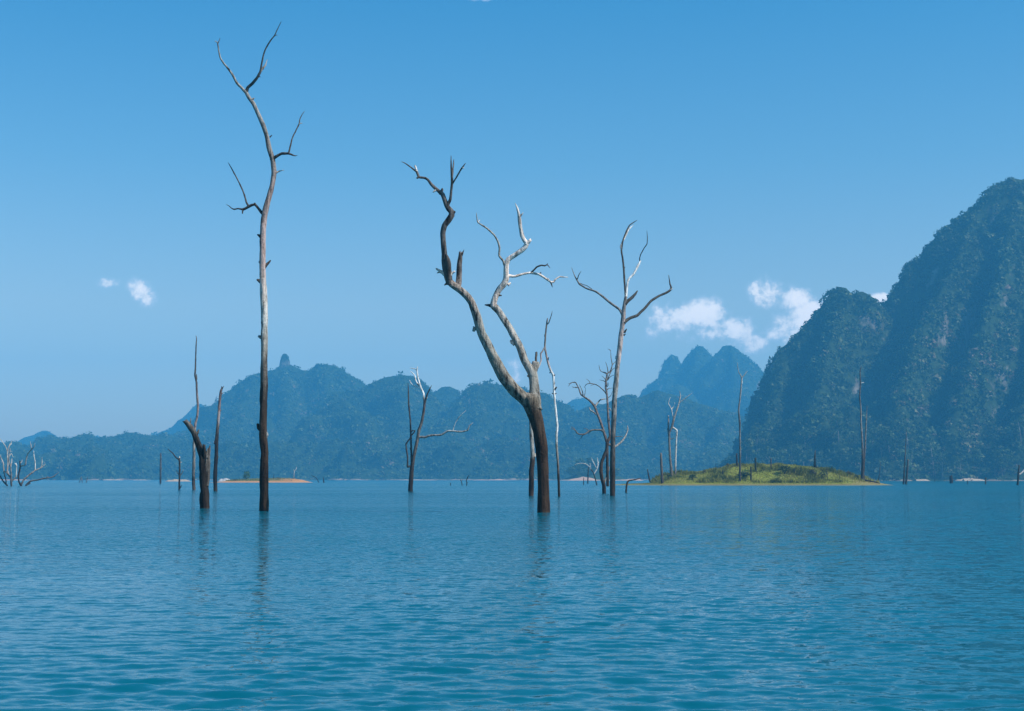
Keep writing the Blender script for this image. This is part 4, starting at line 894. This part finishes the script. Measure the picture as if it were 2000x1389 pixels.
# the bushy group at the left edge
DG = wdepth(949.4)
dead_tree("dead_shrub", "many stemmed pale dead bush at the left edge, stems rising straight", "dead tree", [
    (T_, None, "22.5,949.6,3.8 22,940,3.8 21.8,931.6,3.6", {}),
    (BR, 0, "21.8,934,3.4 19,929.5,3.2 17,927,3.2 14.4,919,3.1 14.8,910,3.1 15.3,901,3.1 14.4,886.6,3 15.5,878,2.4 18,870.4,2.2 23.6,861.5,.8", {}), (TW, 1, "18,871,2 21.5,868,1.6 22.6,865.6,1", {'m': 1}),
    (BR, 0, "22,932,3.4 21.6,922,2.8 20.7,913.6,2.6 18.6,905,2.5 17,897.4,2.3 18.6,884,1.8 19.8,876,1.2", {}), (TW, 3, "20.8,912,2.2 22.6,904,2 23.4,895.6,1.2", {'m': 1}), (TW, 3, "18.4,892,1.6 22,886,1.3 25.6,893,.8", {'m': 1}),
    (BR, 1, "14.6,884,2 12.6,876,1.7 10.8,872,1.6 6,865,1.5 1.8,858.7,1 -6,852,.7", {}), (BR, 0, "16.5,927,2.8 12,922,2.4 8,920.8,2.6 6.8,912,2.5 6.3,904.6,2.3 3,897,2 0,890,1.8 -8,876,.8", {})], [mb_pink, mb_white], D=DG)
dead_tree("dead_shrub", "dark curved stems of a dead bush leaving the photo's left edge", "dead tree", [
    (T_, None, "14.4,949.2,3.2 9,943,3 5.4,938.8,3 0,929.8,2.8 -10,916,2.2", {}), (BR, 0, "11.5,946,2.6 11.8,939,2.4 9.6,930,2.2 7.4,922,1.6", {})], [mb_dark, mb_pink], D=DG)
dead_tree("dead_shrub", "pale dead bush with branches sweeping up to the right, near the left edge", "dead tree", [
    (T_, None, "41.4,949,4.2 38.5,943.5,3.8 36.9,940.6,3.6 36,929.8,3.4 38,919,3.2 39.6,911.8,3 39,904,2.7 38.6,900,2", {'m': 2}),
    (BR, 0, "40.3,911,2.7 45,909.6,2.6 49.5,908.2,2.6 50.6,900,2.6 52.2,892,2.6 56,884,2.5 61.2,878.5,2.5 66,873,2 68.6,865.6,.8", {}), (TW, 1, "61.3,878.5,2 60.4,870,1.6 59.2,862.6,.7", {}), (TW, 0, "39.8,904.5,2 42.4,902,1.8 43.4,898,1", {'m': 1}),
    (BR, 0, "41.6,947,3.6 46,938,3.2 52.2,931.6,3.2 60,925.5,3.1 68.4,919,3.1 74,916.6,2.8 79.2,914.5,2.6 84,911,2 88.6,906.6,.9", {}),
    (TW, 4, "68.6,919,2.4 68.8,910,2.1 68.4,901,2 66.4,891,1.8 65.7,880.5,.9", {'m': 1}), (TW, 4, "79,914.6,2.2 81,909,1.9 82,904.6,1.8 82,893,.8", {'m': 1})], [mb_pink, mb_white, mb_dark], D=DG)
dead_tree("dead_shrub", "short white fork curving up between the two bushes at the left edge", "dead tree", [
    (T_, None, "22.6,941,2.6 27,936,2.7 31.3,931.6,2.7 32,921,2.5 32.4,910,2.5 30.6,906.4,2.4 28.6,904.6,1.4", {}), (TW, 0, "32,909,2 31.4,904.5,1", {})], [mb_white], D=DG + 60)
dead_tree("fallen_branch", "low pale branch lying over the water, reaching right from the left bushes", "branch", [
    (T_, None, "50.8,948.6,3.8 54.6,943.5,3.4 59.4,939.9,3.2 66,938.8,3 72,937.9,3 79,936,2.7 86.4,934.3,2.7 94,933.4,2.4 100.8,932.5,2.2 106,929.8,2 110.5,926,1.4 115.4,922.2,.6", {}), (BR, 0, "52,947.6,3 56.6,945.6,2.4 59.6,943,1.4", {'m': 1}), (TW, 0, "90,933.7,2.2 94,930.6,1.4", {'m': 1})], [mb_pink, mb_white], D=DG)
for lab, pts in (("short leaning stick, left of a cluster of three in the far left water", "155,943.2,1.7 157,937,1.5 159.2,930.6,.8"), ("short pale stick in the middle of three in the far left water", "161,943.2,1.5 159.8,937,1.4 158.4,931.4,.8"), ("short stick right of the cluster of three in the far left water", "168.6,943.4,1.8 169.6,938,1.4 171.4,931,.8")):
    snag("wood_stick", lab, "stick", pts, mb_pink, D=wdepth(943.2), group="sticks in the far left water")

# centre sticks
snag("wood_stick", "tiny dark peg sticking out of the water far behind the long branched tree", "stick", "879.8,948.6,1.9 880,943.6,1.7", mb_dark)
dead_tree("dead_stick", "thin bent stick with a drooping tip, beside a crooked black one", "stick", [(T_, None, "903,948.6,1.8 902,944,1.7 901,941,1.5 898.7,936.4,.8", {}), (TW, 0, "901,941,1.2 902.8,936,.7", {})], [mb_dark])
dead_tree("dead_stick", "crooked black stick rising from open water near the middle", "stick", [(T_, None, "911.3,948.6,2.1 911.8,943,2 910.4,939.4,2 912.2,935.6,1.9 914,931.6,1.6 915.8,928.2,.8", {}), (TW, 0, "911.6,943.6,1.5 914.2,942.3,.8", {})], [mb_dark])
snag("wood_post", "short dark peg in front of the reddish bank, right of the big forked tree", "post", "1139.6,947,2.2 1139.9,940,2 1140,932.6,1", mb_post)
snag("wood_post", "upright dark post behind the white arched snag", "post", "1148,944.6,3 1148.5,930,2.8 1149.2,912.6,2", mb_dark)
dead_tree("dead_tree", "small white snag with an arched left arm, in front of the reddish bank", "dead tree", [
    (T_, None, "1166,947.8,2.8 1164,941,2.6 1162.4,934,2.5 1160.4,928,2.4 1158.8,923,2.4 1155.6,919,2.3 1153.4,915.6,2.2", {'m': 1}),
    (BR, 0, "1154,917,2.2 1151,911.6,2 1148,908.8,2 1142.6,906,2 1137.2,905.2,2 1132,905.4,1.9 1128.2,906,1.8 1124,907.6,1.5 1120.6,910.4,.8", {}), (TW, 0, "1153.4,916,2 1152.8,910,1.7 1152.4,904.6,.9", {}),
    (BR, 0, "1160.2,926,2.4 1163.6,920,2.4 1166.2,915.6,2.4 1167.8,908,2.2 1167.4,900,1.9 1166.9,894,.9", {}), (TW, 3, "1166,916,1.6 1161.4,908,1.6 1158.4,902,1.5 1155,894,.7", {'lean': .4}), (TW, 3, "1167.6,906,1.4 1169.4,902,.7", {})], [mb_white, mb_post])
dead_tree("dead_stick", "leaning dark stick bent over to the right, at the islet's left end", "stick", [(T_, None, "1222.9,962.8,3.7 1223.8,949,3.7 1225.4,942,3.6 1228.4,939.2,3.2 1232.6,938.2,2.7 1242,936.4,2.2 1252.6,933.6,1", {}), (TW, 0, "1244,936.2,1.7 1250,934.8,.9", {})], [mb_brown])

# trees and posts on and around the grassy islet
def on(px, py): return ground_at(px, py) + .3
snag("wood_post", "short leaning grey post at the left tip of the grassy islet", "post", "1269.8,942,3.1 1267,930,2.8 1264.6,917,2.1", mb_post, D=on(1269, 941), wet=False)
snag("wood_post", "tall thick grey post near the left end of the grassy islet", "post", "1293.8,944.5,6.4 1292.6,924,5.4 1291.6,905,4.8 1291,886,4", mb_brown, D=on(1293, 942), wet=False)
DP = on(1312, 931)
mp_ = bark_for("islet_pale_bark", 170, DP, [(0, (.16, .125, .10)), (.3, (.24, .2, .17)), (.6, (.17, .145, .125)), (.8, (.5, .46, .43)), (1, (.4, .37, .34))])
dead_tree("dead_tree", "pale dead tree with two joined legs and a forked top on the grassy islet", "dead tree", [
    (T_, None, "1311.6,930,6.6 1310.6,912,5.4 1308.6,894.3,4.9 1307.6,875,4.5 1306.9,855.5,4.2 1307.4,845,4.2 1312.3,834,4.4 1315.2,820.5,4.8 1319,808.8,3.8 1325,791.3,3.2 1328.8,773.8,2.2 1327.4,764,.9", {}),
    (BR, 0, "1306.8,852,4.2 1305.2,840,3.8 1305.4,828,3.4 1305.4,812,2.4", {}), ('leg', 0, "1319,930,3.8 1319.3,907,3.6 1319.6,890.4,3.6 1321,855.5,3.7 1322,841.5,3.8 1318.4,838,3.4 1313.6,835,3.6", {'m': 1, 'lean': .02}),
    (BR, 0, "1325,790,2.7 1329.4,785,2.5 1336.6,779.7,2.5 1344,773.6,2 1351.4,768.4,.8", {'m': 1}), (BR, 0, "1315.6,818,2.8 1313,808,2.4 1311.3,799,2.2 1308,793,1.8 1305.5,788.4,1.6 1307,782,1.3 1309.5,776,.7", {'m': 1}), (TW, 4, "1311.4,799.5,1.9 1315,795,1.7 1317.6,791,1.6 1317.6,786.6,1", {'m': 1}), (TW, 0, "1309,858,2.2 1313,857.4,1.5 1316.4,855.2,.8", {})], [mp_, mb_white], D=DP, wet=False)
DQ = wdepth(948)
mq = bark_for("slim_tree_bark", 240, DQ, [(0, (.05, .042, .04)), (.2, (.10, .09, .085)), (.35, (.25, .23, .215)), (.5, (.10, .09, .085)), (.6, (.2, .18, .17)), (.9, (.42, .40, .38)), (1, (.4, .38, .36))])
dead_tree("dead_tree", "slim tall dead tree with a small forked tip, in front of the grassy islet", "dead tree", [
    (T_, None, "1445.4,948,4 1445.4,913.8,3.7 1445.4,874.9,3.7 1444.9,840,3.6 1444.8,824.4,3.7 1442.6,801,3.3 1445.4,777.7,3.2 1448.3,746.6,3.1 1448.7,736,3.6", {}),
    (BR, 0, "1448.7,738,3 1445.6,731,2 1443,728,1.8 1441.5,721.4,1.4 1440.6,714,1.2 1440,708.6,.7", {}), (BR, 0, "1448.8,738,3 1451.6,735,2.9 1455.6,730,2.4 1459.8,724.6,.9", {'m': 1}), (ST, 0, "1448,749,3.4 1450,745,1.6", {'m': 1})], [mq, mb_white])
snag("wood_post", "grey post on the islet's crest just left of the slim tall tree", "post", "1439.8,914,3.7 1439.2,900,3.5 1438.6,886.4,3", mb_post, D=on(1439, 912), wet=False)
snag("wood_post", "thick dark green stump post on the crest, right of the slim tall tree", "post", "1476.8,924,4.3 1476,910,4.1 1475.3,895.4,4.4", bark("mossy_post_bark", 5, [(0, (.035, .04, .02)), (1, (.05, .06, .03))]), D=on(1476, 922), wet=False)
snag("wood_post", "thin dark post low in the grass, right of the slim tall tree", "post", "1466.8,941,3.1 1466.6,926,2.9 1466.3,911.4,2.2", mb_dark, D=on(1466, 939), wet=False)
snag("wood_post", "brownish post standing alone on top of the grassy islet", "post", "1506.2,919,2.7 1506,908,2.6 1505.8,895.8,2.8", mb_brown, D=on(1506, 917), wet=False)
dead_tree("pointed_stump", "pointed brown stump with spreading roots on the islet's right slope", "tree stump", [
    (T_, None, "1592.2,916.4,6.4 1591.6,908,5 1591.6,896,3.4 1591.9,886,2.6 1592.2,880,1.2", {}), ('root', 0, "1592,911,4 1596,914.6,2.6 1600,917.2,1.2", {}), ('root', 0, "1591.6,911,3.4 1588.6,915.4,2.2 1587.4,918,1.2", {}), (ST, 0, "1590.8,898,2.6 1589.8,892,.9", {})], [mb_brown], D=on(1592, 915), wet=False)
snag("wood_post", "short dark stub in the grass left of the slim tall tree", "post", "1412,931,2.6 1411.6,925,2.4 1411.8,919,2", mb_dark, D=on(1412, 929), wet=False)
snag("wood_post", "low dark stub between the lone crest post and the pointed stump", "post", "1552,930,3 1551.4,923,2.8 1551.6,917.6,2.2", mb_dark, D=on(1552, 928), wet=False)
snag("wood_stick", "short thin stick on the islet just left of the twin trunk", "stick", "1641,942,1.6 1640.4,934,1.4 1640,927,.8", mb_post, D=on(1641, 940), wet=False)
snag("wood_stick", "thin dark stake on the right slope of the grassy islet", "stick", "1615.8,942,1.8 1615.4,928,1.6 1615,915,.9", mb_dark, D=on(1615, 940), wet=False)
DT = on(1684, 942)
mt_ = bark_for("twin_trunk_bark", 225, DT, [(0, (.04, .032, .028)), (.2, (.06, .05, .045)), (.35, (.2, .18, .165)), (.55, (.28, .26, .24)), (.75, (.13, .118, .11)), (1, (.11, .10, .1))])
dead_tree("dead_tree", "tall twin stemmed dead tree with a flared base at the islet's right end", "dead tree", [
    (T_, None, "1684.6,944,12 1684.6,938,9 1684.6,923.6,6.2 1685.4,900.3,5.2 1684.2,865.3,3.8 1681.7,826.4,3.7 1681,797.2,3.3 1679,773.9,3 1680.7,748.6,2.6 1679.8,725.3,2.1 1682.2,716,.8", {}),
    ('stem', 0, "1685.6,926,4.4 1686.8,913.9,4.2 1689.4,875,3.1 1691.4,836,2.6 1692.4,814,2 1693.5,792.6,.9", {'lean': .05}), (TW, 0, "1680.8,749,2 1684,747.8,1.5 1687.8,747.2,.8", {'m': 1}), (TW, 0, "1679.4,774,2 1677,768,1.8 1674.6,766.8,.9", {'m': 1}),
    ('root', 0, "1685.6,937,4.6 1692,938.6,3.2 1702,940,2.8 1711,942.2,2.4 1719,944.2,1.2", {'m': 2, 'lean': -.15}), ('root', 0, "1683,937,4 1680,941,3 1678,944,1.6", {})], [mt_, mb_white, mb_dark], D=DT, wet=False)
snag("wood_stick", "bare thin stem just beyond the islet's right tip", "stick", "1715.6,943.5,1.8 1716.4,934,1.6 1717.8,923.6,1.5 1719.8,902,.7", mb_post, D=wdepth(944.2))

# posts in the water on the right
DR = wdepth(946)
snag("trunk_snag", "tall thin broken trunk with a hair-thin top, left of a pair", "dead tree", "1764.6,946,3.7 1766,925,3.4 1767.5,896.5,2.8 1768.6,880,1.9 1769.2,866,1.6 1770.4,840,.8", mb_post, D=DR, jag=0)
snag("trunk_snag", "shorter blunt grey trunk leaning right, the right one of a pair", "dead tree", "1769.4,946,4.2 1771.3,925,4.1 1772.6,910,3.8 1773.6,898,3.5", mb_post, D=DR)
dead_tree("tree_stump", "squat black tree stump standing in the water far right", "tree stump", [(T_, None, "1858,944,6.6 1857.8,938,6 1857.2,932,5.4 1857,929.6,5", {'jag': .8}), (ST, 0, "1858.6,938,3.6 1860.2,934.8,2.6", {})], [mb_dark], D=wdepth(944))
snag("wood_stick", "tiny dark peg in the water left of the squat stump", "stick", "1825.8,940.6,1.6 1825.8,935.4,1.4", mb_dark, D=wdepth(941.2))
snag("wood_stick", "thin short peg in the water right of the squat stump", "stick", "1889.8,946,1.7 1889.8,938.6,1.5", mb_post)
snag("wood_post", "short reddish brown post in the water far right", "post", "1924.7,946,2.5 1925,940,2.4 1925.1,933.4,2", mb_brown)
dead_tree("dead_tree", "dark broken trunk with one white branch at the right edge", "dead tree", [
    (T_, None, "1987.6,947.6,4.4 1988.4,936,3.8 1989.5,922,3.6 1990.7,908.4,2.6", {'jag': .8}), (BR, 0, "1990,927,3.2 1992,926.4,3.2 1995.5,923.5,3.1 1999,920,2.7 2003,914,1.2", {'m': 1})], [mb_post, mb_white], D=wdepth(947.6))

# sticks around the left islet
dead_tree("dead_stick", "thin white forked snag on the orange soil of the left islet", "stick", [(T_, None, "574,937,1.7 574.2,928,1.5 575,920.7,1.6 578.4,916,1.5 579.2,911.4,.7", {}), (TW, 0, "575,921,1.1 573,917.4,.7", {})], [mb_white], D=DL + 10, wet=False)
snag("wood_stick", "thin dark stem on the left islet, just right of the tallest tree", "stick", "533.2,937.6,1.3 534.4,932,1.2 535.4,926.6,.7", mb_dark, D=DL + 9, wet=False)
snag("wood_stick", "bowed black stick leaning left over the water, off the orange islet's tip", "stick", "622.6,942.6,1.8 619.6,936.6,1.7 615.8,932.4,1.5 608,928.2,.7", mb_dark, D=wdepth(943))
snag("wood_post", "short pointed black stump right of the orange islet", "post", "632.4,942.6,3.2 631.8,937,2 631.2,931.4,.8", mb_dark, D=wdepth(943), jag=0)

# ------------------------------------------------------------------ forest trees on the near shores
CROWN = leaf_mat("crown_leaves", [(0, (.016, .036, .011)), (.4, (.04, .078, .018)), (.7, (.075, .115, .03)), (.9, (.13, .15, .05)), (1, (.2, .16, .09))], .05)
CROWN_Y = leaf_mat("yellow_crown_leaves", [(0, (.14, .15, .05)), (.5, (.26, .27, .10)), (1, (.40, .38, .18))], .05)
TRUNKM = bark("forest_trunk_bark", 20, [(0, (.16, .13, .1)), (1, (.3, .27, .24))], .5)


def forest_tree(seed, h, r, mat, K=420, lobes=9, flat=.6, low=.45):
    gg = np.random.default_rng(seed); root = empty('forest_tree', (0, 0, 0)); n = 10; zs = np.linspace(0, 1, n)
    P = np.stack([.06 * h * np.sin(zs * 2.5 + seed) * zs, .05 * h * np.cos(zs * 3 + seed) * zs, zs * h * .85 - .8], -1)
    V, F4, F3 = tube(P, np.linspace(.022, .008, n) * h + .05, 7, seed, .08)
    tr = mesh_mixed('trunk', V, F4, F3, TRUNKM, root)
    C = np.stack([gg.normal(0, .45, lobes) * r, gg.normal(0, .4, lobes) * r, h * gg.uniform(low, .9, lobes)], -1); C[0, :2] = 0; C[0, 2] = h * .86
    for k in range(0, 4):
        a = P[int(n * (.45 + .1 * k))]
        V, F4, F3 = tube(np.array([a, a * .5 + C[k + 1] * .5 + [0, 0, -.03 * h], C[k + 1]]), np.array([.010, .007, .003]) * h, 5, seed + k, .08)
        mesh_mixed('limb', V, F4, F3, TRUNKM, root)
    R = gg.uniform(.32, .60, lobes) * r
    V, F, tt = leaf_cloud(C, R, R * flat * 1.2, K // lobes, np.clip(gg.normal(.45, .18, lobes), .05, .95), .30, seed, low=-.7)
    mesh_np('crown', V, F, mat, root, smooth=False, attrs={'tint': tt})
    return root


def copy_tree(o):
    c = o.copy(); COL.objects.link(c)
    for ch in o.children:
        d = ch.copy(); COL.objects.link(d); d.parent = c
    return c


protos = [forest_tree(300 + k, hh_, rr_, CROWN) for k, (hh_, rr_) in enumerate([(15, 6.5), (18, 6), (12, 6.5), (21, 6.5), (16, 8)])]
for p in protos: tag(p, None, "tree")
used = set()
def zr(x, y):
    ix = int(round((x - 90) / 3.5)); iy = int(round((y - 830) / 3.5)); return ZR[min(max(iy, 0), ZR.shape[0] - 1), min(max(ix, 0), ZR.shape[1] - 1)]
gg = np.random.default_rng(77); cnt = 0
for k in range(400):
    px = 1445 + gg.random() * 620; D = gg.uniform(887, 985); x = (px - CX) / FPX * D; z = zr(x, D)
    if z < 1.2 or z > 26: continue
    pi = int(gg.integers(0, 5)); o = protos[pi] if pi not in used else copy_tree(protos[pi]); used.add(pi)
    o.location = (x * MS, D * MS, z * MS - .3); o.rotation_euler.z = gg.uniform(0, 6.28); s_ = gg.uniform(.75, 1.25); s_ *= 1.27; o.scale = (s_, s_, s_ * gg.uniform(.85, 1.15))
    tag(o, "green broadleaf tree among many alike on the shore under the steep right mountain", "tree", "forest trees along the right shore"); cnt += 1
    if cnt >= 85: break
for pi in range(5):
    if pi not in used: protos[pi].location = (240 * MS, (920 + pi) * MS, max(zr(240, 920), 1) * MS); tag(protos[pi], "green broadleaf tree among many alike on the shore under the steep right mountain", "tree", "forest trees along the right shore")
yt = forest_tree(330, 34, 9, CROWN_Y, 160, 5, .4, .8); yD = 1445; p = at(1612, 900, yD); yt.location = (p.x, yD, max(1.0, at(1612, 866, yD).z - 34)); tag(yt, "single pale yellow crowned tree above the other shore trees, behind the grassy islet", "tree")
# dark wooded headland right of the big forked tree
HM = islet_mat("headland_ground", (.03, .05, .016), (.4, .28, .2), None, .9)
islet("headland", [(1085, 939.9), (1108, 934), (1130, 924), (1155, 920), (1180, 922), (1205, 930), (1235, 939.9)], 1660, 80, HM, shelf=4, seed=31)
for k, (px, top, w, D) in enumerate([(1118, 912, 30, 1690), (1135, 900, 36, 1697), (1152, 893, 40, 1705), (1170, 898, 38, 1701), (1186, 906, 34, 1695), (1203, 914, 30, 1691), (1127, 918, 26, 1683), (1160, 914, 30, 1684), (1145, 921, 26, 1679)]):
    pb = protos[k % 5]; o = copy_tree(pb); hgt = at(px, top, D).z - 2.0; hp = (15, 18, 12, 21, 16)[k % 5]; rp = (6.5, 6, 6.5, 6.5, 8)[k % 5]
    p = at(px, 930, D); o.location = (p.x, D, 1.5); sw = w * D / FPX / 2 / rp; o.scale = (sw, sw, hgt / hp); o.rotation_euler.z = k * 1.3
    tag(o, "dark tree on the small wooded headland right of the big forked tree", "tree", "trees on the wooded headland")

# ------------------------------------------------------------------ haze
def build_haze():
    x0, x1, y0, y1, z0, z1 = -4000, 4000, -320, 5100, -8, 440
    V = [(x, y, z) for z in (z0, z1) for y in (y0, y1) for x in (x0, x1)]
    F = [(0, 2, 3, 1), (4, 5, 7, 6), (0, 1, 5, 4), (2, 6, 7, 3), (0, 4, 6, 2), (1, 3, 7, 5)]
    m, t = new_mat("haze")
    pv = t.n('ShaderNodeVolumePrincipled', {'Color': (*HAZE_COLOR, 1), 'Density': HAZE_DENSITY, 'Anisotropy': 0.0})
    t.n('ShaderNodeOutputMaterial', {1: pv.outputs[0]})
    o = mesh_np("haze", V, F, m, smooth=False); tag(o, kind='stuff')


build_haze()
